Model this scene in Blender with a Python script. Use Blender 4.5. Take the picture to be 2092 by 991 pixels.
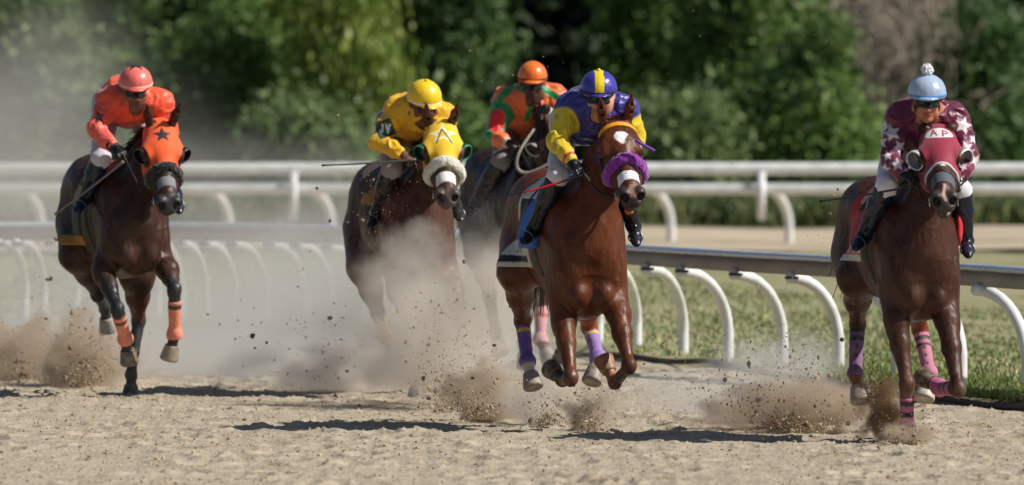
import bpy, math, random
import numpy as np
from mathutils import Vector, Matrix
random.seed(7); RNG = np.random.default_rng(7)
sc = bpy.context.scene
for _o in list(bpy.data.objects): bpy.data.objects.remove(_o)
# ---------------------------------------------------------------- camera
FPX = 25760.0          # focal length in photo pixels (2092 wide)
CAMH, HV = 2.75, 25.0  # camera height, horizon row
cam = bpy.data.cameras.new('camera'); camo = bpy.data.objects.new('camera', cam)
sc.collection.objects.link(camo); sc.camera = camo
camo.location = (0, 0, CAMH); camo.rotation_euler = (math.pi/2, 0, 0)
cam.sensor_width = 36.0; cam.lens = 36.0*FPX/2092.0
cam.shift_y = -(495.5-HV)/2092.0
cam.clip_start = 1.0; cam.clip_end = 2000.0
cam.dof.use_dof = True; cam.dof.focus_distance = 83.0; cam.dof.aperture_fstop = 3.8
# ---------------------------------------------------------------- light
SUN_EL, SUN_A = math.radians(44), math.radians(13)
SUND = Vector((math.cos(SUN_EL)*math.cos(SUN_A), -math.cos(SUN_EL)*math.sin(SUN_A), math.sin(SUN_EL)))
w = bpy.data.worlds.new('World'); sc.world = w; w.use_nodes = True
nt = w.node_tree; nt.nodes.clear()
sky = nt.nodes.new('ShaderNodeTexSky'); sky.sky_type = 'NISHITA'; sky.sun_disc = False
sky.sun_elevation = SUN_EL; sky.sun_rotation = math.atan2(SUND.x, SUND.y)
bg = nt.nodes.new('ShaderNodeBackground'); bg.inputs['Strength'].default_value = 0.055
wo = nt.nodes.new('ShaderNodeOutputWorld')
nt.links.new(sky.outputs[0], bg.inputs[0]); nt.links.new(bg.outputs[0], wo.inputs[0])
sl = bpy.data.lights.new('sun', 'SUN'); sl.energy = 5.0; sl.angle = math.radians(0.5); sl.color = (1.0, 0.94, 0.84)
so = bpy.data.objects.new('sun', sl); sc.collection.objects.link(so)
so.rotation_euler = SUND.to_track_quat('Z', 'Y').to_euler()
sc.view_settings.view_transform = 'Standard'; sc.view_settings.look = 'None'
sc.view_settings.exposure = 0.0; sc.view_settings.gamma = 1.0; sc.view_settings.use_curve_mapping = False
sc.cycles.use_denoising = True
sc.cycles.max_bounces = 6; sc.cycles.diffuse_bounces = 2; sc.cycles.glossy_bounces = 2
sc.cycles.transparent_max_bounces = 12; sc.cycles.volume_bounces = 3
sc.cycles.volume_step_rate = 2.0; sc.cycles.volume_max_steps = 96
sc.cycles.caustics_reflective = False; sc.cycles.caustics_refractive = False

# ---------------------------------------------------------------- helpers
def S(h):
    """sRGB 0-255 -> linear"""
    c = np.array(h, float)/255.0
    return tuple(np.where(c <= .04045, c/12.92, ((c+.055)/1.055)**2.4))
def P(u, v, Y):
    """the world point a photo pixel shows at distance Y"""
    return np.array([(u-1046.0)*Y/FPX, Y, CAMH-(v-HV)*Y/FPX])
def link(o, parent=None):
    sc.collection.objects.link(o)
    if parent is not None: o.parent = parent
    return o
def tag(o, label=None, cat=None, group=None, kind=None):
    if label: o['label'] = label
    if cat: o['category'] = cat
    if group: o['group'] = group
    if kind: o['kind'] = kind
    return o
def empty(name, loc, label, cat, group=None):
    o = bpy.data.objects.new(name, None); o.empty_display_size = .2
    link(o); o.location = loc; tag(o, label, cat, group); return o
def mesh(name, V, F, mat, parent=None, col=None, smooth=True, origin=None, mats=None, midx=None):
    """one mesh object; V world points, F (n,3) or (n,4) array or list of arrays"""
    V = np.asarray(V, np.float32).reshape(-1, 3)
    off = np.zeros(3)
    if origin is not None: off = np.asarray(origin, float)
    elif parent is not None: off = np.array(parent.matrix_world.translation) if parent.parent is None and parent.type == 'EMPTY' else np.array(parent.get('_w', (0, 0, 0)))
    if parent is not None and parent.type == 'EMPTY': off = np.array(parent.location)
    V = V - off.astype(np.float32)
    FF = F if isinstance(F, list) else [F]
    me = bpy.data.meshes.new(name)
    me.vertices.add(len(V)); me.vertices.foreach_set('co', V.ravel())
    loops = np.concatenate([np.asarray(f, np.int32).ravel() for f in FF])
    tot = np.concatenate([np.full(len(f), np.asarray(f).shape[1], np.int32) for f in FF])
    st = np.concatenate([[0], np.cumsum(tot)[:-1]]).astype(np.int32)
    me.loops.add(len(loops)); me.loops.foreach_set('vertex_index', loops)
    me.polygons.add(len(tot)); me.polygons.foreach_set('loop_start', st)
    try: me.polygons.foreach_set('loop_total', tot)
    except Exception: pass
    me.polygons.foreach_set('use_smooth', np.full(len(tot), smooth))
    if mats:
        for m in mats: me.materials.append(m)
        me.polygons.foreach_set('material_index', np.asarray(midx, np.int32))
    else: me.materials.append(mat)
    me.update(calc_edges=True)
    if col is not None:
        a = me.color_attributes.new('Col', 'FLOAT_COLOR', 'POINT')
        c = np.ones((len(V), 4), np.float32); c[:, :3] = col
        a.data.foreach_set('color', c.ravel())
    o = bpy.data.objects.new(name, me); link(o, parent)
    if parent is None: o.location = off
    elif parent.type != 'EMPTY':
        o['_w'] = tuple(float(x) for x in off)
    if parent is not None and parent.type == 'EMPTY': o['_w'] = tuple(float(x) for x in off)
    return o
# ---------------------------------------------------------------- numpy noise
_LAT = np.random.default_rng(3).random((64, 64, 64)).astype(np.float32)*2-1
def vnoise(p, scale=1.0, seed=0):
    p = np.asarray(p, np.float64)*scale + np.array([17.3, 5.1, 9.7])*(seed+1)
    i = np.floor(p).astype(np.int64); f = p-i; f = f*f*(3-2*f); i &= 63; j = (i+1) & 63
    def L(a, b, c): return _LAT[a, b, c]
    x0, y0, z0, x1, y1, z1 = i[..., 0], i[..., 1], i[..., 2], j[..., 0], j[..., 1], j[..., 2]
    fx, fy, fz = f[..., 0], f[..., 1], f[..., 2]
    a = L(x0, y0, z0)*(1-fx)+L(x1, y0, z0)*fx; b = L(x0, y1, z0)*(1-fx)+L(x1, y1, z0)*fx
    c = L(x0, y0, z1)*(1-fx)+L(x1, y0, z1)*fx; d = L(x0, y1, z1)*(1-fx)+L(x1, y1, z1)*fx
    return (a*(1-fy)+b*fy)*(1-fz)+(c*(1-fy)+d*fy)*fz
def fbm(p, scale=1.0, oct=3, seed=0, gain=.5):
    s = 0; a = 1; t = 0
    for k in range(oct):
        s = s+a*vnoise(p, scale*2**k, seed+k*3); t += a; a *= gain
    return s/t
# ---------------------------------------------------------------- signed distance modelling
def smin(a, b, k):
    h = np.maximum(k-np.abs(a-b), 0)/k
    return np.minimum(a, b)-h*h*k*.25
def smax(a, b, k): return -smin(-a, -b, k)
def d_cap(p, a, b, ra, rb):
    a = np.asarray(a, float); b = np.asarray(b, float); ab = b-a; L = ab@ab+1e-12
    q = p-a; t = np.clip((q@ab)/L, 0, 1)
    return np.linalg.norm(q-t[..., None]*ab, axis=-1)-(ra+(rb-ra)*t)
def d_ell(p, c, r, R=None):
    q = p-np.asarray(c, float)
    if R is not None: q = q@R
    r = np.asarray(r, float)
    k0 = np.linalg.norm(q/r, axis=-1); k1 = np.linalg.norm(q/(r*r), axis=-1)+1e-9
    return k0*(k0-1)/k1
class Field:
    """a smooth union of capsules and ellipsoids; tags colour the surface"""
    def __init__(s): s.p = []
    def cap(s, a, b, ra, rb=None, k=.04, tag='coat', op='+'):
        rb = ra if rb is None else rb
        a = np.asarray(a, float); b = np.asarray(b, float); m = max(ra, rb)
        s.p.append(('c', (a, b, ra, rb), k, tag, op, np.minimum(a, b)-m, np.maximum(a, b)+m)); return s
    def ell(s, c, r, R=None, k=.04, tag='coat', op='+'):
        c = np.asarray(c, float); m = max(r)
        s.p.append(('e', (c, r, R), k, tag, op, c-m, c+m)); return s
    def chain(s, pts, rad, k=.03, tag='coat'):
        for i in range(len(pts)-1):
            s.cap(pts[i], pts[i+1], rad[i], rad[i+1], k=(k if i == 0 else min(k, .025)), tag=tag if isinstance(tag, str) else tag[i])
        return s
    def one(s, pr, q): return d_cap(q, *pr[1]) if pr[0] == 'c' else d_ell(q, *pr[1])
    def __call__(s, q):
        d = np.full(q.shape[:-1], 1.0)
        for pr in s.p:
            e = s.one(pr, q)
            d = smin(d, e, pr[2]) if pr[4] == '+' else smax(d, -e, pr[2])
        return d
    def bounds(s, m=.03):
        lo = np.min([q[5] for q in s.p if q[4] == '+'], 0)-m; hi = np.max([q[6] for q in s.p if q[4] == '+'], 0)+m
        return lo, hi
    def grid(s, lo, hi, res, margin=.07):
        n = np.ceil((hi-lo)/res).astype(int)+1
        ax = [lo[i]+res*np.arange(n[i]) for i in range(3)]
        D = np.full(n, 1.0, np.float32)
        for pr in s.p:
            m = margin+pr[2]
            a = [max(0, int((pr[5][i]-m-lo[i])/res)) for i in range(3)]
            b = [min(n[i], int((pr[6][i]+m-lo[i])/res)+2) for i in range(3)]
            if any(a[i] >= b[i] for i in range(3)): continue
            q = np.stack(np.meshgrid(ax[0][a[0]:b[0]], ax[1][a[1]:b[1]], ax[2][a[2]:b[2]], indexing='ij'), -1)
            e = s.one(pr, q); sl_ = (slice(a[0], b[0]), slice(a[1], b[1]), slice(a[2], b[2]))
            D[sl_] = smin(D[sl_], e, pr[2]) if pr[4] == '+' else smax(D[sl_], -e, pr[2])
        return D
    def tagcol(s, V, cols, soft=.008):
        V = np.asarray(V, float)
        ws = None; best = None; E = []; C = []
        for pr in s.p:
            if pr[4] == '+': E.append(s.one(pr, V)); C.append(cols[pr[3]])
        E = np.array(E); C = np.array(C); E -= E.min(0)
        W = np.exp(-E/soft); W /= W.sum(0)
        return np.einsum('pn,pc->nc', W, C)
def surfnet(D, lo, res):
    inside = D < 0
    nx, ny, nz = D.shape
    cnt = np.zeros((nx-1, ny-1, nz-1), np.int8)
    for i in (0, 1):
        for j in (0, 1):
            for k in (0, 1): cnt += inside[i:nx-1+i, j:ny-1+j, k:nz-1+k]
    act = (cnt > 0) & (cnt < 8)
    I = np.argwhere(act)
    if len(I) == 0: return np.zeros((0, 3)), np.zeros((0, 4), int)
    idx = np.full(act.shape, -1, np.int32); idx[act] = np.arange(len(I))
    acc = np.zeros((len(I), 3)); n = np.zeros(len(I))
    co = [(i, j, k) for i in (0, 1) for j in (0, 1) for k in (0, 1)]
    val = {c: D[I[:, 0]+c[0], I[:, 1]+c[1], I[:, 2]+c[2]].astype(float) for c in co}
    for c in co:
        for ax in range(3):
            if c[ax] == 0:
                e = list(c); e[ax] = 1; e = tuple(e)
                va, vb = val[c], val[e]; x = (va < 0) != (vb < 0)
                t = va/(va-vb+1e-12)
                p = np.tile(np.array(c, float), (len(I), 1)); p[:, ax] = t
                acc[x] += p[x]; n[x] += 1
    V = lo+res*(I+acc/n[:, None])
    Q = []
    for ax in range(3):
        a = [slice(None)]*3; b = [slice(None)]*3
        o1, o2 = (ax+1) % 3, (ax+2) % 3
        a[ax] = slice(0, -1); b[ax] = slice(1, None)
        for o in (o1, o2): a[o] = slice(1, -1); b[o] = slice(1, -1)
        va, vb = inside[tuple(a)], inside[tuple(b)]
        cr = np.argwhere(va != vb); 
        if len(cr) == 0: continue
        flip = vb[tuple(cr.T)]
        base = cr.copy(); base[:, o1] += 1; base[:, o2] += 1
        def g(d1, d2):
            c = base.copy(); c[:, o1] += d1; c[:, o2] += d2
            return idx[tuple(c.T)]
        q = np.stack([g(-1, -1), g(0, -1), g(0, 0), g(-1, 0)], 1)
        q[flip] = q[flip][:, ::-1]
        Q.append(q)
    Q = np.concatenate(Q)
    return V, Q[(Q >= 0).all(1)]
class Pre:
    """a field sampled once on a grid, looked up again for the same points"""
    def __init__(s, F): s.F = F; s.p = F.p; s.v = None; s.n = -1
    def __call__(s, q):
        return s.v if (s.v is not None and len(q) == s.n) else s.F(q)
def remesh(fn, lo, hi, res, base=None):
    """surface of an arbitrary distance function in a box"""
    lo = np.asarray(lo, float); hi = np.asarray(hi, float)
    if base is not None:
        base.v = base.F.grid(lo, hi, res).ravel().astype(float); base.n = len(base.v)
        try: return remesh(fn, lo, hi, res)
        finally: base.v = None; base.n = -1
    n = np.ceil((hi-lo)/res).astype(int)+1
    ax = [lo[i]+res*np.arange(n[i]) for i in range(3)]
    q = np.stack(np.meshgrid(*ax, indexing='ij'), -1).reshape(-1, 3)
    return surfnet(fn(q).reshape(n).astype(np.float32), lo, res)
def frame(x, z):
    """rotation matrix (columns x,y,z) from a forward and a rough up vector"""
    x = np.asarray(x, float); x = x/np.linalg.norm(x); z = np.asarray(z, float)
    z = z-x*(z@x); z /= np.linalg.norm(z); y = np.cross(z, x)
    return np.stack([x, y, z], 1)
def nrm(v): v = np.asarray(v, float); return v/np.linalg.norm(v)
def tube_vf(pts, rad, n=8, caps=True):
    pts = np.asarray(pts, float); m = len(pts); rad = np.broadcast_to(np.asarray(rad, float), (m,))
    T = np.gradient(pts, axis=0); T /= np.linalg.norm(T, axis=1)[:, None]+1e-12
    up = np.array([0, 0, 1.0]) if abs(T[0][2]) < .9 else np.array([1.0, 0, 0])
    V = []; N = np.cross(T[0], up); N /= np.linalg.norm(N)
    for i in range(m):
        N = N-T[i]*(N@T[i]); N /= np.linalg.norm(N)+1e-12; B = np.cross(T[i], N)
        a = np.arange(n)*2*np.pi/n
        V.append(pts[i]+rad[i]*(np.cos(a)[:, None]*N+np.sin(a)[:, None]*B))
    V = np.concatenate(V); F = []
    for i in range(m-1):
        for j in range(n):
            F.append((i*n+j, i*n+(j+1) % n, (i+1)*n+(j+1) % n, (i+1)*n+j))
    F = np.array(F)
    if caps:
        V = np.concatenate([V, pts[[0, -1]]]); a = m*n; L = (m-1)*n
        C = np.array([(a, (j+1) % n, j) for j in range(n)]+[(a+1, L+j, L+(j+1) % n) for j in range(n)])
        return V, [F, C]
    return V, [F]
def tube(name, pts, rad, mat, parent=None, n=8, **k):
    V, F = tube_vf(pts, rad, n); return mesh(name, V, F, mat, parent, **k)
def merge(parts):
    V = []; Q = []; T = []; o = 0
    for v, f in parts:
        for x in (f if isinstance(f, list) else [f]):
            x = np.asarray(x)
            (Q if x.shape[1] == 4 else T).append(x+o)
        V.append(v); o += len(v)
    F = []
    if Q: F.append(np.concatenate(Q))
    if T: F.append(np.concatenate(T))
    return np.concatenate(V), F
def boxvf(c, s, R=None):
    c = np.asarray(c, float); s = np.asarray(s, float)/2
    V = np.array([[x, y, z] for x in (-1, 1) for y in (-1, 1) for z in (-1, 1)])*s
    if R is not None: V = V@R.T
    F = np.array([(0, 1, 3, 2), (4, 6, 7, 5), (0, 4, 5, 1), (2, 3, 7, 6), (0, 2, 6, 4), (1, 5, 7, 3)])
    return V+c, F
def spline(pts, n):
    pts = np.asarray(pts, float); m = len(pts); t = np.linspace(0, m-1, n); out = []
    for x in t:
        i = min(int(x), m-2); f = x-i
        p0 = pts[max(i-1, 0)]; p1 = pts[i]; p2 = pts[i+1]; p3 = pts[min(i+2, m-1)]
        out.append(.5*((2*p1)+(-p0+p2)*f+(2*p0-5*p1+4*p2-p3)*f*f+(-p0+3*p1-3*p2+p3)*f**3))
    return np.array(out)
# ---------------------------------------------------------------- materials
def newmat(name):
    m = bpy.data.materials.new(name); m.use_nodes = True
    return m, m.node_tree, m.node_tree.nodes['Principled BSDF']
def N(nt, t, **k):
    n = nt.nodes.new(t)
    for a, b in k.items(): setattr(n, a, b)
    return n
def vmat(name, rough=.5, var=.25, vscale=9, bump=.3, bscale=120, dist=.002, sheen=0, coat=0, spec=.5, color=None, metal=0, stretch=(1, 1, 1), trans=0, rvar=.1):
    m, nt, b = newmat(name); L = nt.links.new
    tc = N(nt, 'ShaderNodeTexCoord')
    mp = N(nt, 'ShaderNodeMapping'); mp.inputs['Scale'].default_value = stretch; L(tc.outputs['Object'], mp.inputs[0])
    n1 = N(nt, 'ShaderNodeTexNoise'); n1.inputs['Scale'].default_value = vscale; n1.inputs['Detail'].default_value = 6; L(mp.outputs[0], n1.inputs['Vector'])
    mr = N(nt, 'ShaderNodeMapRange'); mr.inputs[1].default_value = .25; mr.inputs[2].default_value = .75
    mr.inputs[3].default_value = 1-var; mr.inputs[4].default_value = 1+var; L(n1.outputs[0], mr.inputs[0])
    mx = N(nt, 'ShaderNodeVectorMath', operation='SCALE')
    if color is None:
        at = N(nt, 'ShaderNodeAttribute', attribute_name='Col'); L(at.outputs['Color'], mx.inputs[0])
    else: mx.inputs[0].default_value = color[:3]
    L(mr.outputs[0], mx.inputs['Scale']); L(mx.outputs[0], b.inputs['Base Color'])
    b.inputs['Roughness'].default_value = rough; b.inputs['Specular IOR Level'].default_value = spec
    b.inputs['Metallic'].default_value = metal
    b.inputs['Sheen Weight'].default_value = sheen; b.inputs['Coat Weight'].default_value = coat
    b.inputs['Coat Roughness'].default_value = .25
    if rvar:
        r2 = N(nt, 'ShaderNodeMapRange'); r2.inputs[1].default_value = .3; r2.inputs[2].default_value = .7
        r2.inputs[3].default_value = rough-rvar; r2.inputs[4].default_value = rough+rvar; L(n1.outputs[0], r2.inputs[0]); L(r2.outputs[0], b.inputs['Roughness'])
    if bump:
        n2 = N(nt, 'ShaderNodeTexNoise'); n2.inputs['Scale'].default_value = bscale; n2.inputs['Detail'].default_value = 4; L(mp.outputs[0], n2.inputs['Vector'])
        bu = N(nt, 'ShaderNodeBump'); bu.inputs['Strength'].default_value = bump; bu.inputs['Distance'].default_value = dist
        L(n2.outputs[0], bu.inputs['Height']); L(bu.outputs[0], b.inputs['Normal'])
    return m
M = {}
M['coat'] = vmat('horse coat', rough=.45, var=.28, vscale=13, bump=.7, bscale=30, dist=.008, spec=.36, stretch=(1, 1, .45))
M['hoof'] = vmat('hoof horn', rough=.5, var=.3, vscale=25, bump=.3, bscale=60, dist=.002)
M['hair'] = vmat('horse hair', rough=.45, var=.2, bump=0, color=(.012, .009, .008))
M['silk'] = vmat('racing silk', rough=.43, var=.08, vscale=14, bump=.7, bscale=13, dist=.02, sheen=.25, spec=.5)
M['cloth'] = vmat('cloth', rough=.75, var=.15, vscale=12, bump=.4, bscale=40, dist=.004, sheen=.1)
M['hoodm'] = vmat('stretch hood cloth', rough=.7, var=.08, vscale=14, bump=.3, bscale=60, dist=.002, sheen=.2)
M['fleece'] = vmat('fleece', rough=.95, var=.2, vscale=60, bump=1, bscale=95, dist=.012, sheen=.6)
M['skin'] = vmat('skin', rough=.5, var=.12, vscale=20, bump=.15, bscale=80, dist=.002)
M['shell'] = vmat('helmet cover', rough=.3, var=.05, vscale=10, bump=.12, bscale=20, dist=.004, coat=.25)
M['leather'] = vmat('black leather', rough=.32, var=.3, vscale=12, bump=.4, bscale=30, dist=.004)
M['strap'] = vmat('strap', rough=.5, var=.2, vscale=30, bump=.3, bscale=90, dist=.001)
M['lens'] = vmat('goggle lens', rough=.08, var=.0, bump=0, color=(.01, .01, .012), spec=.8, rvar=0)
M['eye'] = vmat('horse eye', rough=.05, var=0, bump=0, color=(.008, .005, .004), spec=.8, rvar=0)
M['metal'] = vmat('steel', rough=.25, var=.1, bump=0, color=(.6, .6, .6), metal=1, rvar=0)
M['paint'] = vmat('white rail paint', rough=.4, var=.16, vscale=7, bump=.2, bscale=15, dist=.002)
M['iron'] = vmat('stirrup iron', rough=.3, var=.1, bump=0, color=(.22, .22, .23), metal=1, rvar=0)
# ================================================================ ground
def ground_material(name, c1, c2, c3, s1, s2, bump=.6, rough=.95):
    m, nt, b = newmat(name); L = nt.links.new
    tc = N(nt, 'ShaderNodeTexCoord')
    a = N(nt, 'ShaderNodeTexNoise'); a.inputs['Scale'].default_value = s1; a.inputs['Detail'].default_value = 8; L(tc.outputs['Object'], a.inputs['Vector'])
    r = N(nt, 'ShaderNodeValToRGB'); L(a.outputs[0], r.inputs[0])
    e = r.color_ramp.elements; e[0].position = .36; e[0].color = (*c2, 1); e[1].position = .62; e[1].color = (*c1, 1)
    g = N(nt, 'ShaderNodeTexNoise'); g.inputs['Scale'].default_value = s2; g.inputs['Detail'].default_value = 5; g.inputs['Roughness'].default_value = .7; L(tc.outputs['Object'], g.inputs['Vector'])
    gr = N(nt, 'ShaderNodeValToRGB'); L(g.outputs[0], gr.inputs[0])
    e = gr.color_ramp.elements; e[0].position = .33; e[0].color = (1, 1, 1, 1); e[1].position = .42; e[1].color = (0, 0, 0, 1)
    mx = N(nt, 'ShaderNodeMix', data_type='RGBA'); L(gr.outputs[0], mx.inputs[0]); L(r.outputs[0], mx.inputs[6]); mx.inputs[7].default_value = (*c3, 1)
    pn = N(nt, 'ShaderNodeTexNoise'); pn.inputs['Scale'].default_value = s1*.9; pn.inputs['Detail'].default_value = 7
    mp = N(nt, 'ShaderNodeMapping'); mp.inputs['Location'].default_value = (7.3, 2.1, 0); mp.inputs['Scale'].default_value = (1, .35, 1); L(tc.outputs['Object'], mp.inputs[0]); L(mp.outputs[0], pn.inputs['Vector'])
    pr = N(nt, 'ShaderNodeMapRange'); pr.inputs[1].default_value = .60; pr.inputs[2].default_value = .68; pr.inputs[3].default_value = 0; pr.inputs[4].default_value = .75; L(pn.outputs[0], pr.inputs[0])
    m2 = N(nt, 'ShaderNodeMix', data_type='RGBA'); L(pr.outputs[0], m2.inputs[0]); L(mx.outputs[2], m2.inputs[6]); m2.inputs[7].default_value = (c1[0]*.62, c1[1]*.54, c1[2]*.44, 1)
    L(m2.outputs[2], b.inputs['Base Color']); b.inputs['Roughness'].default_value = rough; b.inputs['Specular IOR Level'].default_value = .2
    bu = N(nt, 'ShaderNodeBump'); bu.inputs['Strength'].default_value = bump; bu.inputs['Distance'].default_value = .02
    L(g.outputs[0], bu.inputs['Height']); L(bu.outputs[0], b.inputs['Normal'])
    return m
M['sand'] = ground_material('track sand', (.455, .395, .31), (.385, .325, .245), (.21, .165, .12), 2.2, 26)
M['turf'] = ground_material('dry turf', (.235, .25, .125), (.36, .31, .20), (.14, .18, .075), .7, 7)
M['path'] = ground_material('pale sand strip', (.52, .44, .33), (.44, .37, .27), (.38, .32, .23), .5, 8)
M['verge'] = ground_material('verge', (.10, .12, .045), (.17, .16, .08), (.05, .07, .02), .6, 6)
def sheet(name, X0, X1, Y0, Y1, z, mat, dx=None, dy=None, h=None):
    nx = 2 if dx is None else int((X1-X0)/dx)+1; ny = 2 if dy is None else int((Y1-Y0)/dy)+1
    x = np.linspace(X0, X1, nx); y = np.linspace(Y0, Y1, ny)
    G = np.stack(np.meshgrid(x, y, indexing='ij'), -1).reshape(-1, 2)
    Z = np.full(len(G), z) if h is None else z+h(G)
    V = np.column_stack([G, Z]); I = np.arange(nx*ny).reshape(nx, ny)
    F = np.stack([I[:-1, :-1], I[1:, :-1], I[1:, 1:], I[:-1, 1:]], -1).reshape(-1, 4)
    o = mesh(name, V, F, mat); o['kind'] = 'structure'; return o
# inner rail line: (photo column, distance) read off the bend of the rail
RAIL_H = .95
_rk = [(2600, 520), (2330, 553+6), (2092, 545), (1900, 533), (1710, 521), (1500, 510), (1320, 503), (1000, 478), (820, 462), (700, 454), (560, 460), (370, 449), (200, 447), (0, 452), (-200, 458)]
_rk = [(2400, 566), (2250, 556), (2092, 545), (1900, 533), (1710, 521), (1500, 511), (1320, 503), (1100, 487), (900, 470), (700, 457), (500, 455), (300, 452), (0, 452), (-300, 456)]
RU = np.array([k[0] for k in _rk])[::-1].astype(float); RV = np.array([k[1] for k in _rk])[::-1].astype(float)
def railY(u):
    v = np.interp(u, RU, RV); return FPX*(CAMH-RAIL_H)/(v-HV)
# track edge, just inside the rail: y of the grass edge as a function of x
_ux = np.linspace(-300, 2400, 60); _ry = np.array([railY(u) for u in _ux]); _rx = (_ux-1046)*_ry/FPX
_sm = np.convolve(np.pad(_ry, 6, mode='edge'), np.ones(13)/13, 'valid'); _ry = _sm
_rx = (_ux-1046)*_ry/FPX
_ek = [(2400, 872), (2092, 840), (1880, 820), (1720, 795), (1560, 766), (1450, 748), (1300, 738), (1100, 722), (900, 706), (700, 692), (400, 672), (0, 655), (-400, 650)]
_eu = np.array([k[0] for k in _ek][::-1], float); _eY = FPX*CAMH/(np.array([k[1] for k in _ek][::-1], float)-HV)
_ex = (_eu-1046)*_eY/FPX
def edgeY(x):
    """distance of the turf edge at lateral position x"""
    return np.interp(x, _ex, _eY)
def hump(G):
    p = np.column_stack([G[:, 0], G[:, 1]*.42, np.zeros(len(G))])
    a = fbm(p, 1.1, 2)*.020
    b = fbm(p, 5.5, 3, 5)*.012
    c = np.abs(fbm(p, 30., 3, 9))*.012+np.maximum(fbm(p, 42., 2, 4)-.32, 0)*.045
    c += .0025*np.sin(G[:, 0]*2*np.pi/.16+2.5*vnoise(p, 1.2, 6)+G[:, 1]*.5)*(.5+.5*vnoise(p, .6, 8))
    rng = np.random.default_rng(12); hh = a+b+c
    # hoof prints: shallow pits with a raised rim behind them
    for k in range(520):
        cx = rng.uniform(-5, 5); cy = rng.uniform(72, 100)
        s = np.abs(G[:, 0]-cx) < .3
        q = G[s]; dx = (q[:, 0]-cx)/rng.uniform(.07, .11); dy = (q[:, 1]-cy)/rng.uniform(.16, .3)
        r2 = dx*dx+dy*dy
        hh[s] += -.024*np.exp(-r2)+.014*np.exp(-((np.sqrt(r2)-1.5)**2)*5)
    fade = np.clip((edgeY(G[:, 0])-.2-G[:, 1])/1.0, 0, 1)
    return hh*(.15+.85*fade)
base = sheet('ground', -400, 400, 20, 900, -.07, M['verge'])
tr = sheet('track', -5.2, 5.2, 70, 97, 0.0, M['sand'], .0115, .030, hump)
def hump2(G): return fbm(np.column_stack([G[:, 0], G[:, 1]*.5, np.zeros(len(G))]), 3, 3, 5)*.03
tf = sheet('track_far_stretch', -9, 7, 97.0, 118, -.012, M['sand'], .06, .10, hump2)
tn = sheet('track_near_stretch', -30, 30, 30, 69.99, -.012, M['sand'], .5, .5, hump2)
# turf behind the rail: its near edge follows the track
xs = np.linspace(-12, 12, 240)
ys_rel = np.concatenate([np.linspace(0, 1.2, 8), np.linspace(1.6, 52, 60)])
VV = []; 
for r in ys_rel:
    y0 = edgeY(xs)+.18*np.sin(xs*5)+.12*np.sin(xs*13.7)
    yy = y0+(142-y0)*(r/52.0)
    z = .012+.05*np.clip(r/1.0, 0, 1)*np.clip((xs+6)/3, .3, 1)+.012*np.sin(xs*7+r*3)
    z[:] = np.where(r == 0, -.02, z)
    VV.append(np.column_stack([xs, yy, z]))
VV = np.concatenate(VV); nx = len(xs); ny = len(ys_rel); I = np.arange(nx*ny).reshape(ny, nx)
o = mesh('infield_turf', VV, np.stack([I[:-1, :-1], I[:-1, 1:], I[1:, 1:], I[1:, :-1]], -1).reshape(-1, 4), M['turf']); o['kind'] = 'structure'
def wav(G): return .02*np.sin(G[:, 0]*1.3)+.015*np.sin(G[:, 1]*.9)
sheet('sand_path', -14, 14, 141, 156.5, .075, M['path'], .4, .5, wav)
sheet('verge', -16, 16, 156, 230, .09, M['verge'], .4, 1.0, lambda G: .03*np.sin(G[:, 0]*1.1))
# grass blades on the turf
def blades(name, n, pos, hgt, wid, cols, label, lean=.5, seed=1):
    r = np.random.default_rng(seed); B = pos(n, r); n = len(B)
    h = r.uniform(*hgt, n); a = r.uniform(0, 2*np.pi, n); ln = r.normal(0, lean, (n, 2))*h[:, None]
    dx = np.column_stack([np.cos(a), np.sin(a), np.zeros(n)])*wid
    m = B+np.column_stack([ln*.35, h*.6]); t = B+np.column_stack([ln, h])
    V = np.stack([B-dx, B+dx, m+dx*.7, m-dx*.7, t], 1).reshape(-1, 3)
    k = np.arange(n)[:, None]*5
    C = np.array(cols)[r.integers(0, len(cols), n)]*r.uniform(.7, 1.25, (n, 1)); C = np.repeat(C, 5, 0)
    o = mesh(name, V, [k+np.array([0, 1, 2, 3]), k+np.array([3, 2, 4])], M['blade'], col=C, smooth=False)
    tag(o, label, 'grass', kind='stuff'); return o
M['blade'] = vmat('leaf blade', rough=.6, var=.1, bump=0)
def pos_near(n, r):
    x = r.uniform(2.2, 5.2, n); d = r.exponential(2.2, n)+.05; y = edgeY(x)+d
    keep = (fbm(np.column_stack([x, y*.5, x*0]), 1.6, 2, 4)+.25 > r.uniform(-.3, .5, n))
    return np.column_stack([x, y, np.full(n, .06)])[keep]
blades('infield_grass', 40000, pos_near, (.015, .08), .0065, [S((96, 128, 52)), S((120, 140, 70)), S((150, 142, 92)), S((80, 112, 44))], 'green grass growing along the right edge of the sand track')
def pos_far(n, r):
    x = r.uniform(-5, 5.5, n); d = r.uniform(.1, 30, n); y = edgeY(x)+d
    keep = (fbm(np.column_stack([x*.6, y*.35, x*0]), .9, 2, 8) > r.uniform(-.45, .35, n))
    return np.column_stack([x, y, np.full(n, .055)])[keep]
blades('turf_grass', 80000, pos_far, (.012, .055), .010, [S((128, 148, 92)), S((160, 160, 118)), S((178, 166, 126)), S((108, 136, 76))], 'short patchy green and straw grass of the infield', seed=2)
def pos_verge(n, r):
    x = r.uniform(-11, 11, n); y = 156.5+r.exponential(3.5, n)
    return np.column_stack([x, y, np.full(n, .09)])
blades('verge_grass', 30000, pos_verge, (.08, .40), .02, [S((70, 92, 42)), S((96, 110, 56)), S((120, 118, 70)), S((52, 76, 34))], 'rough tall grass at the foot of the bushes', seed=3)
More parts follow.
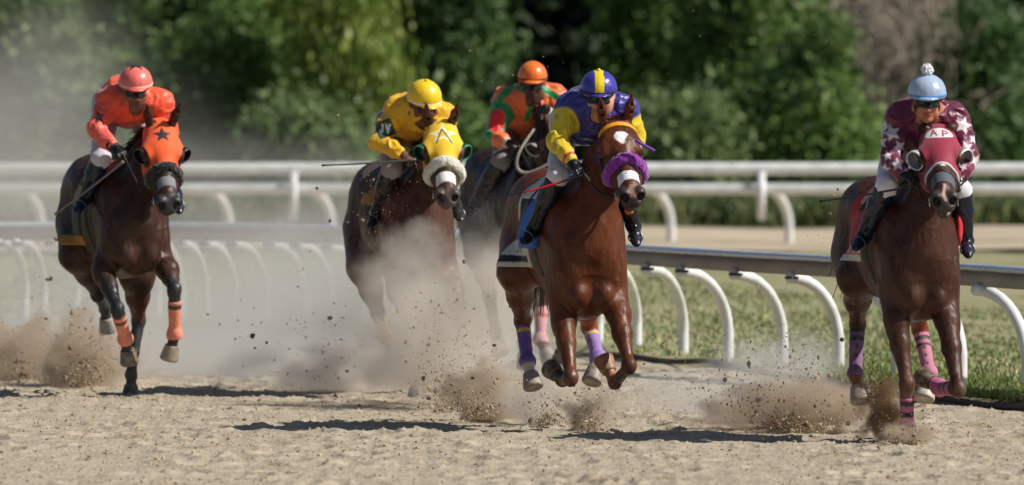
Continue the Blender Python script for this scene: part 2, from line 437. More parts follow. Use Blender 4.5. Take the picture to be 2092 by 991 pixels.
# dark edging strip at the turf edge
e = []
xe = np.concatenate([np.linspace(-1.2, 2.2, 50), np.linspace(2.3, 4.6, 40)])
for x in xe: e.append((x, edgeY(x)-.1, .03+.012*math.sin(x*9)))
V, F = tube_vf(e, .024, 6)
o = mesh('edging_board', V, F, vmat('edging timber', rough=.9, var=.35, color=(.06, .048, .038), bump=.5, bscale=30, dist=.01))
tag(o, 'low dark edging strip between the sand track and the grass', 'edging')
# ================================================================ inner rail
def prism_along(pts, prof):
    """sweep a profile (right, up) along a horizontal path"""
    pts = np.asarray(pts, float); T = np.gradient(pts, axis=0); T[:, 2] = 0; T /= np.linalg.norm(T, axis=1)[:, None]
    R = np.column_stack([T[:, 1], -T[:, 0], np.zeros(len(T))]); prof = np.asarray(prof, float); n = len(prof)
    V = (pts[:, None, :]+R[:, None, :]*prof[None, :, 0:1]+np.array([0, 0, 1.0])*prof[None, :, 1:2]).reshape(-1, 3)
    F = [(i*n+j, i*n+(j+1) % n, (i+1)*n+(j+1) % n, (i+1)*n+j) for i in range(len(pts)-1) for j in range(n)]
    return V, np.array(F)
uu = np.linspace(2400, -300, 90)
rp = []
for u in uu:
    Y = np.interp(u, _ux, _ry); rp.append(((u-1046)*Y/FPX, Y, 0))
rp = np.array(rp)
rail = empty('inner_running_rail', (rp[0][0], rp[0][1], 0), 'curving inner rail with pale grey side board on many goosenecked white posts', 'rail')
a = np.linspace(0, 2*np.pi, 13)[:-1]
V, F = prism_along(rp+np.array([0, 0, RAIL_H-.026]), np.column_stack([.055*np.cos(a), .026*np.sin(a)]))
m_al = vmat('aluminium rail', rough=.3, var=.12, vscale=6, bump=.1, bscale=20, color=S((178, 190, 214)), metal=.2)
mesh('top_rail', V, F, m_al, rail)
V, F = prism_along(rp+np.array([0, 0, RAIL_H-.108]), [(.028, -.056), (.028, .056), (.045, .056), (.045, -.056)][::-1])
m_bd = vmat('weathered board', rough=.75, var=.22, vscale=5, bump=.3, bscale=40, dist=.003, color=S((146, 141, 136)), stretch=(1, .15, 1))
mesh('side_board', V-np.array([0, 0, 0]), F, m_bd, rail)
_post = None
def post_vf(top, foot, r=.043):
    top = np.array(top); foot = np.array(foot); pts = []
    h = top[2]-foot[2]
    for t in np.linspace(0, 1, 15):
        if t < .68:
            q = t/.68*math.pi/2
            x = math.sin(q)**.92; z = 1-(1-math.cos(q))*.66
        else: x = 1; z = .34*(1-(t-.68)/.32)
        pts.append([top[0]+(foot[0]-top[0])*x, top[1]+(foot[1]-top[1])*x, foot[2]+h*z])
    return tube_vf(pts, r, 10)
white = np.array(S((228, 230, 232)))
tops = [-75, -5, 33, 99, 160, 215, 265, 315, 364, 413, 470, 546, 600, 664, 725, 790, 860, 935, 1010, 1085, 1155, 1235, 1318, 1388, 1498, 1612, 1728, 1860, 1992, 2120, 2240]
pd = []
for u in tops:
    Y = float(np.interp(u, _ux, _ry)); x = (u-1046)*Y/FPX
    sp = np.interp(u, [-100, 364, 413, 470, 600, 1010, 1235, 1318, 1388, 2200], [55, 55, 66, 74, 76, 70, 66, 78, 100, 108])
    fv = np.interp(u+sp, [0, 700, 1100, 1300, 1395, 1490, 1600, 1712, 1828, 1970, 2110, 2400], [655, 672, 705, 724, 738, 752, 762, 774, 790, 800, 815, 840])
    fY = FPX*CAMH/(fv-HV); fx = (u+sp-1046)*fY/FPX
    t = (x, Y, RAIL_H-.185); f = (fx, fY, -.03)
    V, F = post_vf(t, f)
    q = mesh('post', V, F, M['paint'], rail, col=np.tile(white, (len(V), 1)))
    V, F = boxvf((x+.02, Y+.02, RAIL_H-.185), (.10, .10, .02))
    br = mesh('bracket', V, F, M['strap'], q, col=np.tile((.03, .03, .03), (len(V), 1)), smooth=False)
    rr = np.random.default_rng(int(u)+200); pd.append((V, F))
# ================================================================ outer rails
def pipe_line(name, v0, v1, Y, z, r, parent, um=(-700, 2800)):
    pts = [P(u, 100, Y) for u in np.linspace(um[0], um[1], 12)]
    for i, p in enumerate(pts): p[2] = z
    V, F = tube_vf(pts, r, 14)
    return mesh(name, V, F, M['paint'], parent, col=np.tile(white*np.array([.96, .98, .97]), (len(V), 1)))
Y1 = FPX/176.0
o1 = empty('outer_running_rail', (0, Y1, 0), 'far white two-tube outer rail on gooseneck posts in front of the sand strip and bushes', 'rail')
pipe_line('rail_tube', 0, 0, Y1, CAMH-(385-HV)/176.0, .072, o1)
for u in (-150, 30, 215, 415, 625, 860, 1090, 1320, 1562, 1822, 2125, 2400):
    sp = 52; x = (u-1046)*Y1/FPX; fx = (u+sp-1046)*Y1/FPX
    V, F = post_vf((x, Y1, CAMH-(388-HV)/176.0), (fx, Y1+.5, 0.0), .052)
    mesh('post', V, F, M['paint'], o1, col=np.tile(white, (len(V), 1)))
pipe_line('rail_tube', 0, 0, Y1-.02, CAMH-(345-HV)/176.0, .072, o1)
for u in (600, 1078, 1555, 2510):
    x = (u-1046)*Y1/FPX
    V, F = tube_vf([(x, Y1-.13, CAMH-(350-HV)/176.0), (x, Y1-.13, .34)], .048, 10)
    mesh('bracket_post', V, F, M['paint'], o1, col=np.tile(white, (len(V), 1)))
# ================================================================ vegetation
def leafmat(name):
    m, nt, b = newmat(name); L = nt.links.new
    at = N(nt, 'ShaderNodeAttribute', attribute_name='Col'); L(at.outputs['Color'], b.inputs['Base Color'])
    b.inputs['Roughness'].default_value = .55
    tr_ = N(nt, 'ShaderNodeBsdfTranslucent'); L(at.outputs['Color'], tr_.inputs[0])
    mx = N(nt, 'ShaderNodeMixShader'); mx.inputs[0].default_value = .3
    out = nt.nodes['Material Output']; L(b.outputs[0], mx.inputs[1]); L(tr_.outputs[0], mx.inputs[2]); L(mx.outputs[0], out.inputs[0])
    return m
M['leaf'] = leafmat('foliage'); M['bark'] = vmat('bark', rough=.9, var=.3, vscale=8, bump=.8, bscale=20, dist=.02, color=S((92, 78, 64)))
def leaves(C, r, size, nl, spread, cols, droop=0):
    """leaf quads in clumps round centres C"""
    n = len(C)*nl
    ci = np.repeat(np.arange(len(C)), nl)
    p = C[ci]+r.normal(0, 1, (n, 3))*spread
    if droop: p[:, 2] -= r.exponential(droop, n)
    nn = r.normal(0, 1, (n, 3)); nn[:, 2] += .7; nn[:, 1] -= .4; nn /= np.linalg.norm(nn, axis=1)[:, None]
    t = np.cross(nn, r.normal(0, 1, (n, 3))); t /= np.linalg.norm(t, axis=1)[:, None]; b = np.cross(nn, t)
    s = r.uniform(.6, 1.3, (n, 1))*size
    if droop: t = t*.4+np.array([0, 0, -1.0]); t /= np.linalg.norm(t, axis=1)[:, None]; 
    V = np.stack([p-t*s, p+b*s*.45, p+t*s, p-b*s*.45], 1).reshape(-1, 3)
    k = np.arange(n)[:, None]*4
    cc = np.minimum(np.array(cols)[r.integers(0, len(cols), len(C))][ci]*r.uniform(.75, 1.55, (n, 1)), .5)
    return V, k+np.arange(4), np.repeat(cc, 4, 0)
def tree(name, label, cat, u, Y, w, h, z0, cols, seed, n=300, nl=80, size=.075, spread=.20, droop=0, group=None, holes=.15):
    r = np.random.default_rng(seed); x = (u-1046)*Y/FPX
    T = empty(name, (x, Y, .1), label, cat, group)
    # clump centres near the surface of uneven lobes
    lob = []
    for k in range(9):
        lob.append((np.array([x+r.uniform(-.6, .6)*w, Y+r.uniform(-.5, .5)*w*.6, z0+(h-z0)*r.uniform(.12, .88)]), w*r.uniform(.35, .62), (h-z0)*r.uniform(.18, .34)))
    C = []
    for k in range(n):
        c, rw, rh = lob[r.integers(0, 9)]; d = r.normal(0, 1, 3); d /= np.linalg.norm(d); 
        q = c+d*np.array([rw, rw*.7, rh])*r.uniform(.65, 1.0)
        if vnoise(q[None], .9, seed)[0] > -1+2*holes: C.append(q)
    C = np.array(C)
    V, F, cc = leaves(C, r, size, nl, spread, cols, droop)
    V[:, 2] = np.maximum(V[:, 2], .15)
    mesh('crown', V, F, M['leaf'], T, col=cc, smooth=False)
    parts = [tube_vf(spline([(x, Y, .1), (x+r.uniform(-.1, .1), Y, h*.3), (x+r.uniform(-.3, .3), Y, h*.75)], 8), np.linspace(.11, .03, 8), 8)]
    for k in range(7):
        c = lob[k][0]; parts.append(tube_vf(spline([(x, Y, h*.1+k*h*.07), (x*.5+c[0]*.5, Y*.5+c[1]*.5, c[2]*.6+.3), c], 7), np.linspace(.045, .01, 7), 6))
    V, F = merge(parts); mesh('trunk', V, F, M['bark'], T)
    return T
G1 = [S((104, 134, 66)), S((86, 116, 54)), S((124, 150, 84)), S((66, 96, 48))]
G2 = [S((138, 156, 70)), S((116, 138, 58)), S((154, 166, 88)), S((98, 124, 50))]
G3 = [S((78, 110, 58)), S((98, 128, 72)), S((58, 88, 48))]
G4 = [S((116, 138, 88)), S((98, 122, 72)), S((134, 150, 102))]
DK = [S((36, 52, 32)), S((30, 44, 28)), S((46, 62, 38))]
GG = 'bushes and trees behind the outer rails'
tree('bush', 'grey green bush at the far left edge, half lost in dust', 'bush', 30, 178, .95, 3.6, .2, G4, 11, group=GG)
tree('tree', 'mid green tree behind the rider in orange, left of his helmet', 'tree', 175, 182, 1.0, 4.6, .3, G1, 12, group=GG)
tree('tree', 'dark loose green tree above the coral helmet', 'tree', 320, 184, .9, 4.8, .6, G3, 13, group=GG, holes=.3)
tree('bush', 'olive green low bush right of the orange hooded horse', 'bush', 430, 178, .75, 2.4, .2, G1, 14, group=GG)
tree('willow_tree', 'yellow green drooping tree between the coral and the yellow helmets', 'tree', 560, 180, .9, 5.0, .6, G2, 15, droop=.35, size=.07, group=GG)
tree('willow_tree', 'bright yellow green weeping tree directly left of the yellow helmet', 'tree', 690, 177, .55, 4.2, .9, G2, 16, n=170, droop=.45, size=.065, group=GG)
tree('bush', 'pale yellow green low shrub under the weeping tree', 'bush', 640, 173, .8, 1.6, .2, G4, 17, n=150, group=GG)
tree('bush', 'yellow green feathery shrub behind the yellow rider shoulder', 'bush', 800, 176, .4, 2.3, .3, G2, 18, n=90, droop=.2, group=GG)
tree('tree', 'dark green sparse tree between the yellow and the orange helmets', 'tree', 950, 190, .7, 4.2, 1.4, G3, 19, n=110, group=GG, holes=.35)
tree('bush', 'bright green low bush between the yellow rider and the rider in green sleeves', 'bush', 965, 176, .45, 1.25, .2, G1, 20, n=90, group=GG)
tree('tree', 'broad green tree immediately right of the blue helmet', 'tree', 1330, 180, 1.0, 4.8, .4, G1, 21, n=300, group=GG)
tree('tree', 'large bright green tree midway between the blue and the pale blue helmets', 'tree', 1500, 178, 1.15, 4.4, .3, G1, 22, n=340, group=GG)
tree('bush', 'rounded green bush by the purple nosebanded horse above the rail', 'bush', 1400, 174, .6, 1.5, .2, G4, 23, n=130, group=GG)
tree('bush', 'wide low green bush left of the maroon rider above the rail', 'bush', 1640, 175, .95, 2.3, .2, G1, 24, n=260, group=GG)
tree('tree', 'olive tree with brown gaps above the pale blue helmet', 'tree', 1880, 188, 1.0, 4.6, 1.6, [S((84, 92, 56)), S((104, 98, 66)), S((70, 84, 44))], 25, n=150, group=GG, holes=.35)
tree('bush', 'green bush right of the maroon rider at the right edge', 'bush', 2030, 178, .9, 2.6, .2, G3, 26, n=230, group=GG)
tree('tree', 'dark brown green tree in the top right corner', 'tree', 2060, 190, .8, 5.0, 1.6, [S((66, 66, 44)), S((80, 74, 54)), S((50, 60, 36))], 27, n=120, group=GG, holes=.3)
# dead brush
r = np.random.default_rng(5); parts = []
for k in range(480):
    u = r.normal(1820, 85); x0 = (u-1046)*180/FPX; y0 = 178+r.uniform(-1, 1.5); z0 = r.uniform(.9, 3.0)
    d = np.array([r.normal(0, .5), r.normal(0, .3), r.uniform(.3, 1.2)]); L_ = r.uniform(.5, 1.4)
    q = [np.array([x0, y0, z0])]
    for j in range(5): d = d+r.normal(0, .25, 3); d[2] -= .12; q.append(q[-1]+d/np.linalg.norm(d)*L_/5)
    parts.append(tube_vf(q, np.linspace(.014, .004, 6), 4, False))
V, F = merge(parts); o = mesh('dead_brush', V, F, vmat('dry twigs', rough=.9, var=.3, vscale=3, bump=0, color=S((164, 152, 140))), origin=(6, 181, .1))
tag(o, 'tangle of bare grey brown twigs left of the pale blue helmet', 'brush')
# dense dark wood further back, one mass
r = np.random.default_rng(31); n = 2600
C = np.column_stack([r.uniform(-13, 13, n), r.uniform(192, 200, n), r.uniform(.2, 7.5, n)])
V, F, cc = leaves(C, r, .30, 26, .45, DK)
o = mesh('woodland', V, F, M['leaf'], col=cc, smooth=False, origin=(0, 196, 0)); tag(o, 'dark dense woodland filling the gaps behind the bushes', 'woodland', kind='stuff')
r = np.random.default_rng(33); n = 900
C = np.column_stack([r.uniform(-16, 16, n), r.uniform(203, 206, n), r.uniform(.2, 9, n)])
V, F, cc = leaves(C, r, .8, 22, .6, DK)
o = mesh('woodland', V, F, M['leaf'], col=cc, smooth=False, origin=(0, 204, 0)); tag(o, 'darkest far depth of the woodland', 'woodland', kind='stuff')
# ================================================================ horses
def mixc(c, d, w): return c*(1-w[:, None])+np.asarray(d)[None]*w[:, None]
def sstep(x, a, b):
    t = np.clip((x-a)/(b-a), 0, 1); return t*t*(3-2*t)
def star2(x, y, R, rot=0, inner=.42):
    """signed distance to a five pointed star with one point up"""
    th = np.arctan2(x, y)+rot; r = np.hypot(x, y); q = 2*np.pi/5
    a = np.abs((th+q/2) % q-q/2); px, py = r*np.cos(a), r*np.sin(a)
    A = np.array([R, 0.0]); B = np.array([R*inner*np.cos(q/2), R*inner*np.sin(q/2)])
    e = B-A; nn = np.array([-e[1], e[0]]); nn /= np.linalg.norm(nn)
    d = (px-A[0])*nn[0]+(py-A[1])*nn[1]
    return d if (0-A[0])*nn[0]+(0-A[1])*nn[1] < 0 else -d
def seg2(x, y, segs):
    d = np.full(np.shape(x), 9.0)
    for ax, ay, bx, by in segs:
        ex, ey = bx-ax, by-ay; t = np.clip(((x-ax)*ex+(y-ay)*ey)/(ex*ex+ey*ey+1e-9), 0, 1)
        d = np.minimum(d, np.hypot(x-ax-t*ex, y-ay-t*ey))
    return d
LET = {'A': [(-.35, -.5, 0, .5), (0, .5, .35, -.5), (-.2, -.12, .2, -.12)],
       'P': [(-.28, -.5, -.28, .5), (-.28, .46, .1, .46), (.1, .46, .28, .32), (.28, .32, .28, .12), (.28, .12, .1, 0), (.1, 0, -.28, 0)],
       'J': [(.2, .5, .2, -.28), (.2, -.28, .05, -.46), (.05, -.46, -.12, -.42), (-.12, -.42, -.2, -.25)],
       'V': [(-.28, .5, 0, -.5), (0, -.5, .28, .5)],
       'S': [(.25, .42, -.15, .48), (-.15, .48, -.25, .25), (-.25, .25, .22, -.1), (.22, -.1, .22, -.4), (.22, -.4, -.25, -.46)],
       'R': [(-.28, -.5, -.28, .5), (-.28, .46, .1, .46), (.1, .46, .28, .3), (.28, .3, .1, .02), (.1, .02, -.28, 0), (0, 0, .3, -.5)],
       'M': [(-.35, -.5, -.35, .5), (-.35, .5, 0, -.1), (0, -.1, .35, .5), (.35, .5, .35, -.5)], 'I': [(0, -.5, 0, .5)]}
class Horse: pass
HEAD_L = .63
def make_horse(D):
    H = Horse(); H.D = D; Y0 = D['Y']; yaw = math.radians(D['yaw']); z0 = D.get('z', .04); sc_ = D.get('scale', 1.04)
    f = np.array([math.sin(yaw), -math.cos(yaw), 0]); l = np.array([math.cos(yaw), math.sin(yaw), 0]); up = np.array([0, 0, 1.0])
    B0 = P(D['u'], 500, Y0); B0[2] = 0
    pitch = D.get('pitch', 0.0)
    def W(x, y, z):
        x, y, z = x*sc_, y*sc_, z*sc_
        return B0+f*x+l*y+up*(z+z0-x*pitch)
    RB = np.stack([f, l, up], 1)
    H.W = W; H.f, H.l, H.up, H.RB, H.B0 = f, l, up, RB, B0; H.sc = sc_
    H.T = empty('racehorse', tuple(B0), D['label'], 'horse', 'racehorses galloping towards the camera')
    T = H.T
    F = Field(); e = lambda x, y, z, r, k=.08, R=None, tag='coat': F.ell(W(x, y, z), tuple(q*sc_ for q in r), RB if R is None else RB@R, k, tag)
    def ry(a):
        c, s = math.cos(a), math.sin(a); return np.array([[c, 0, s], [0, 1, 0], [-s, 0, c]])
    # trunk
    st = D.get('st', 0.0)
    e(-.17, 0, 1.10, (.17, .19, .25), .06)
    F.cap(W(-.16, 0, .88+st), W(-.55, 0, .88+st), .125*sc_, .15*sc_, .08)
    e(-.72, 0, 1.21, (.56, .285, .345)); e(-.40, 0, 1.18, (.28, .20, .34))
    for s in (-1, 1):
        e(-.26, s*.145, 1.20, (.17, .105, .30), .06, ry(-.25))      # shoulder
        e(-.15, s*.110, 1.04, (.15, .125, .20), .05)
        e(-.100, s*.082, .90+st, (.112, .082, .106), .032)               # breast muscle
        e(-.19, s*.178, .97+st*.5, (.11, .062, .15), .03)               # upper arm
        e(-1.27, s*.125, 1.24, (.27, .155, .33), .07, ry(.2))
        e(-1.45, s*.10, 1.18, (.14, .12, .22), .06)
        e(-1.05, s*.16, 1.42, (.16, .09, .10), .08)
    e(-.20, 0, 1.25, (.15, .14, .22), .06)
    F.cap(W(-.30, 0, 1.47), W(-.62, 0, 1.50), .085*sc_, .10*sc_, .10)
    F.cap(W(-.62, 0, 1.44), W(-1.15, 0, 1.46), .13*sc_, .15*sc_, .10)
    e(-1.27, 0, 1.42, (.30, .22, .20), .10)
    F.cap(W(-.30, 0, .98), W(-1.0, 0, 1.06), .15*sc_, .17*sc_, .10)
    # head frame
    pl = P(*D['poll'][:2], Y0+D['poll'][2]); mz = P(*D['muz'][:2], Y0+D['muz'][2])
    hx = nrm(mz-pl); up0 = np.array([D.get('roll', 0.0), -1.0, .55]); HR = frame(hx, up0)
    if HR[:, 2] @ np.array([0, -1, 0]) < 0: pass
    hs = D.get('hs', 1.0)*1.15; wy = 1.17
    def HW(x, y, z): return pl+HR@np.array([x*hs, y*hs*wy, z*hs])
    H.HW, H.HR, H.hs, H.pl = HW, HR, hs, pl
    def HL(q): return (q-pl)@HR/np.array([hs, hs*wy, hs])
    H.HL = HL
    # y axis of head: cross(z,x)
    ysign = 1 if HR[:, 1]@l > 0 else -1
    def he(x, y, z, r, k=.03, a=0, tag='coat', Fd=None, op='+'):
        c, s = math.cos(a), math.sin(a); R = HR@np.array([[c, 0, s], [0, 1, 0], [-s, 0, c]])
        (Fd or F).ell(HW(x, y, z), (r[0]*hs, r[1]*hs*wy, r[2]*hs), R, k, tag, op)
    HF = Field()   # the head alone, for hoods and straps
    for Fd in (F, HF):
        g = lambda *a, **k: he(*a, Fd=Fd, **k)
        g(.06, 0, -.075, (.12, .082, .085), k=.05)
        g(.17, 0, -.060, (.12, .098, .070), k=.04)
        for s in (-1, 1):
            g(.215, s*.078, -.050, (.055, .030, .032), k=.025)     # brow
            g(.20, s*.048, -.155, (.135, .045, .105), k=.04)       # jaw plate
            g(.36, s*.052, -.105, (.10, .020, .030), k=.03)   # facial crest
        Fd.cap(HW(.18, 0, -.075), HW(.50, 0, -.070), .068*hs, .046*hs, .035)
        Fd.cap(HW(.28, 0, -.125), HW(.50, 0, -.105), .070*hs, .056*hs, .04)
        g(.545, 0, -.100, (.070, .054, .055), k=.03, tag='muzzle')
        g(.575, 0, -.118, (.045, .048, .042), k=.02, tag='muzzle')
        Fd.cap(HW(.26, 0, -.20), HW(.50, 0, -.165), .046*hs, .026*hs, .04)
        oj = D.get('jaw', 0.0)
        g(.545, 0, -.168-oj, (.045, .032, .024), k=.02, tag='muzzle')
        for s in (-1, 1):
            g(.560, s*.037, -.074, (.040, .030, .036), k=.016, tag='muzzle')
    for s in (-1, 1):
        he(.600, s*.038, -.074, (.030, .0185, .026), k=.010, op='-')
        he(.235, s*.098, -.075, (.024, .014, .018), k=.012, op='-')
    he(.60, 0, -.148-oj*.5, (.060, .060, .006+oj*.5), k=.008, op='-')
    # ears
    ear = D.get('ear', (-.02, .035, .15))
    for s in (-1, 1):
        b = HW(.015, s*.058, -.01); t = HW(.015+ear[0], s*(.058+ear[1]), -.01+ear[2]); m = b*.55+t*.45
        F.cap(b, m, .026*hs, .027*hs, .025, 'ear'); F.cap(m, t, .026*hs, .005, .012, 'ear')
        cf = HR[:, 0]*.75+HR[:, 2]*.35+HR[:, 1]*s*.2
        F.cap(m*.6+b*.4+cf*.020, t*.75+m*.25+cf*.013, .013*hs, .006, .008, 'ear', op='-')
    # neck
    mid = D.get('neckmid', 0)
    wt = W(-.33, 0, 1.47); br = W(-.10, 0, 1.18); pc = HW(.0, 0, -.10); th = HW(.10, 0, -.20)
    cm = (wt+pc)/2+np.array([0, 0, .05]); tm = (br+th)/2+np.array([0, 0, -.0]); 
    F.chain([wt, cm, pc], [.105, .075, .062], .07, 'neck')
    F.chain([br, tm, th], [.150, .100, .070], .07, 'neck')
    F.chain([(wt+br)/2, (cm+tm)/2, (pc+th)/2], [.165, .105, .075], .06, 'neck')
    for s in (-1, 1):
        F.chain([W(-.12, s*.07, 1.20), (cm+tm)/2*.4+tm*.6+l*s*.035, th+l*s*.02], [.085, .060, .045], .03, 'neck')
    H.neck = (wt, cm, pc, br, tm, th)
    # grooves between the muscles
    F.cap(W(.012, 0, .99+st), W(.008, 0, .85+st), .010, .017, .035, op='-')
    for s in (-1, 1):
        F.cap(W(-.06, s*.20, 1.22), W(-.02, s*.165, .98), .010, .014, .03, op='-')
        F.cap(W(-.42, s*.275, 1.35), W(-.40, s*.262, 1.0), .012, .014, .04, op='-')
        F.cap(W(-.98, s*.27, 1.28), W(-1.02, s*.26, 1.02), .02, .02, .06, op='-')
    # legs
    def J(q): return P(q[0], q[1], Y0+q[2])
    H.legs = {}
    for nm, s in (('FR', -1), ('FL', 1)):
        q = [J(a) for a in D[nm]]          # elbow knee fetlock toe
        sh = W(-.24, s*.16, .98)
        F.cap(sh, q[0], .092*sc_, .076*sc_, .035)
        m1 = q[0]*.6+q[1]*.4
        F.cap(q[0], m1, .080, .060, .025, 'coat'); F.cap(m1, q[1], .060, .034, .03, nm+'0'); F.ell(q[0]*.8+m1*.2+l*s*.03, (.05, .06, .085), None, .02)
        F.ell(q[1], (.045, .046, .060), None, .03, nm+'1')
        F.cap(q[1], q[2], .043, .031, .025, nm+'2'); F.ell(q[2], (.043, .043, .046), None, .025, nm+'3')
        hd = nrm(q[3]-q[2]); F.cap(q[2], q[2]+hd*.105, .034, .040, .02, nm+'4')
        H.legs[nm] = (q[1], q[2], q[2]+hd*.095, hd)
    for nm, s in (('HR', -1), ('HL', 1)):
        q = [J(a) for a in D[nm]]          # stifle hock fetlock toe
        hp = W(-1.28, s*.14, 1.14)
        F.cap(hp, q[0], .17*sc_, .125*sc_, .07)
        m1 = q[0]*.5+q[1]*.5
        F.cap(q[0], m1, .12, .082, .05, 'coat'); F.cap(m1, q[1], .082, .042, .04, nm+'0')
        F.ell(q[1], (.050, .056, .066), None, .03, nm+'1')
        F.cap(q[1], q[2], .046, .034, .025, nm+'2'); F.ell(q[2], (.044, .044, .048), None, .025, nm+'3')
        hd = nrm(q[3]-q[2]); F.cap(q[2], q[2]+hd*.105, .034, .040, .02, nm+'4')
        H.legs[nm] = (q[1], q[2], q[2]+hd*.095, hd)
    H.F, H.HF = F, Pre(HF)
    lo, hi = F.bounds(.03); res = .0085
    G = F.grid(lo, hi, res)
    gx = [lo[i]+res*np.arange(G.shape[i]) for i in range(3)]; bnd = np.argwhere(np.abs(G) < .03)
    qq = np.stack([gx[i][bnd[:, i]] for i in range(3)], 1); G[tuple(bnd.T)] += (.0035*vnoise(qq*np.array([1, 1, .5]), 9, D['seed'])+.0014*vnoise(qq*np.array([1, 1, .45]), 34, 3)-.0028*np.maximum(0, 1-9*np.abs(vnoise(qq*np.array([1, 1, .55]), 10, 6)))-.0018*np.maximum(0, 1-7*np.abs(vnoise(qq*np.array([1, 1, .35]), 21, 9)))).astype(np.float32)
    V, Q = surfnet(G, lo, res)
    # colours
    coat = np.array(S(D['coat']))*np.array([.62, .60, .58]); cols = {'coat': coat, 'neck': coat*D.get('neckdark', 1.0), 'muzzle': np.array(S(D.get('muzzle', (52, 44, 42)))), 'ear': coat*.9}
    for nm in ('FR', 'FL', 'HR', 'HL'):
        lc = D['legcol'][nm]
        for k in range(5): cols[nm+str(k)] = np.array(S(lc[k])) if lc[k] is not None else coat
    C = F.tagcol(V, cols, .010)
    C = C*(1+.28*fbm(V-B0, 5.0, 3, 2))[:, None]
    # lighter brown over ribs, darker along the back
    X = HL(V); near = (X[:, 0] > -.05) & (X[:, 0] < .72) & (np.abs(X[:, 1]) < .2) & (np.abs(X[:, 2]+.08) < .25)
    for (a, b, wd, colr) in D.get('blaze', []):
        for i_ in range(1):
            wv = np.interp(X[:, 0], *zip(*wd)) if isinstance(wd, list) else wd
            m = sstep(wv-np.abs(X[:, 1]+.004*np.sin(X[:, 0]*70)), -.004, .004)*sstep(X[:, 0], a-.005, a+.005)*sstep(b-X[:, 0], -.005, .005)*(X[:, 2] > -.10)*near
            C = mixc(C, S(colr), m)
    # inside of nostrils and lips
    for s in (-1, 1):
        dn = np.linalg.norm((X-np.array([.592, s*.038, -.074]))/np.array([.034, .020, .028]), axis=1)
        C = mixc(C, (.006, .004, .004), sstep(-dn, -1.0, -.75))
    for s in (-1, 1):
        de = np.linalg.norm((X-np.array([.232, s*.095, -.078]))/np.array([.042, .03, .034]), axis=1)
        C = mixc(C, (.012, .008, .006), .8*sstep(-de, -1.0, -.5))
    if oj > 0:
        m = ((np.abs(X[:, 2]+.152+oj*.45) < .010+oj*.3) & (X[:, 0] > .545) & near).astype(float)*.85; C = mixc(C, S((150, 112, 100)), m)
    dirt = np.clip(.55*sstep(-V[:, 2], -.55, -.05)*(fbm(V, 16, 3, 8)*.9+.45), 0, .6); C = mixc(C, S((170, 150, 124)), dirt)
    H.body = mesh('body', V, Q, M['coat'], T, col=C)
    # hooves
    for nm in ('FR', 'FL', 'HR', 'HL'):
        kn, fe, co, hd = H.legs[nm]; Fh = Field(); t = co+hd*.105
        fw = D.get('hooff', {}).get(nm, (0, -1, 0)); R = frame(hd, fw)
        Fh.cap(co-hd*.01, t+hd*.04, .050, .080, .01, 'a')
        def fn(q, Fh=Fh, t=t, hd=hd, co=co, R=R):
            d = Fh(q); d = smax(d, (q-t)@hd, .022); d = smax(d, -((q-co)@hd+.012), .006)
            ql = (q-t)@R; d = smax(d, -(d_ell(ql, (.012, 0, 0), (.022, .044, .048))), .006)
            return d
        c_ = (co+t)/2; V, Q = remesh(fn, c_-.15, c_+.15, .0065)
        hc = np.array(S(D['hoofcol'][nm])); xx = (V-co)@hd
        C = np.tile(hc, (len(V), 1)); C = mixc(C, hc*.55, sstep(xx, .096, .104)*.8); C *= (1+.1*np.sin(xx*300))[:, None]; C = mixc(C, S((170, 150, 124)), np.clip(.5*fbm(V, 40, 2, 3)+.25, 0, .6))
        mesh('hoof', V, Q, M['hoof'], T, col=C)
    # eyes
    for s in (-1, 1):
        c = HW(.232, s*.090, -.078); Fe = Field(); Fe.ell(c, (.021*hs,)*3)
        V, Q = remesh(Fe, c-.03, c+.03, .005); mesh('eye', V, Q, M['eye'], T)
    # leg wraps
    for wname, (nm, t0, t1, cfn, rr) in D.get('wraps', {}).items():
        kn, fe, co, hd = H.legs[nm]; ax = nrm(fe-kn); Lw = np.linalg.norm(fe-kn)
        Fw = Field(); Fw.cap(kn, fe, .047*rr, .036*rr, .01, 'a'); Fw.ell(fe, (.049*rr,)*3, None, .02)
        if t1 > 1.05: Fw.cap(fe, co, .046*rr, .040*rr, .02)
        def fn(q, Fw=Fw, kn=kn, ax=ax, Lw=Lw, t0=t0, t1=t1):
            t = (q-kn)@ax/Lw; d = Fw(q)+.0015*vnoise(q, 60)
            return smax(smax(d, (t-t1)*Lw, .006), (t0-t)*Lw, .006)
        lo2 = np.minimum(kn, co)-.10; hi2 = np.maximum(kn, co)+.10
        V, Q = remesh(fn, lo2, hi2, .006)
        t = (V-kn)@ax/Lw; R = frame(ax, (0, -1, 0)); ql = (V-kn)@R
        mesh('leg_wrap', V, Q, M['cloth'], T, col=mixc(cfn(t, ql), S((150, 132, 110)), np.clip(.5*fbm(V, 30, 3, 3)+.12, 0, .5)))
    # mane and tail
    rr = np.random.default_rng(D['seed']); parts = []
    for k in range(230):
        t = rr.uniform(0, 1); s0 = (wt*(1-t)+pc*t); crest = s0+(cm-(wt+pc)/2)*4*t*(1-t)*.5
        upv = nrm(np.cross(np.cross(pc-wt, up), pc-wt)); upv = upv if upv[2] > 0 else -upv
        rad = .105*(1-t)+.062*t
        a = crest+upv*(rad-.01)+l*rr.normal(0, .012)
        side = D.get('maneside', -1)
        d1 = upv*rr.uniform(.3, 1.0)+l*side*rr.uniform(.2, 1.0)+np.array([0, .9, 0])*rr.uniform(.2, 1)
        q = [a]; d = nrm(d1); Lh = rr.uniform(.07, .16)
        for j in range(4):
            d = nrm(d+np.array([rr.normal(0, .15), .1, -.22])); q.append(q[-1]+d*Lh/4)
        parts.append(tube_vf(q, np.linspace(.006, .0015, 5), 4, False))
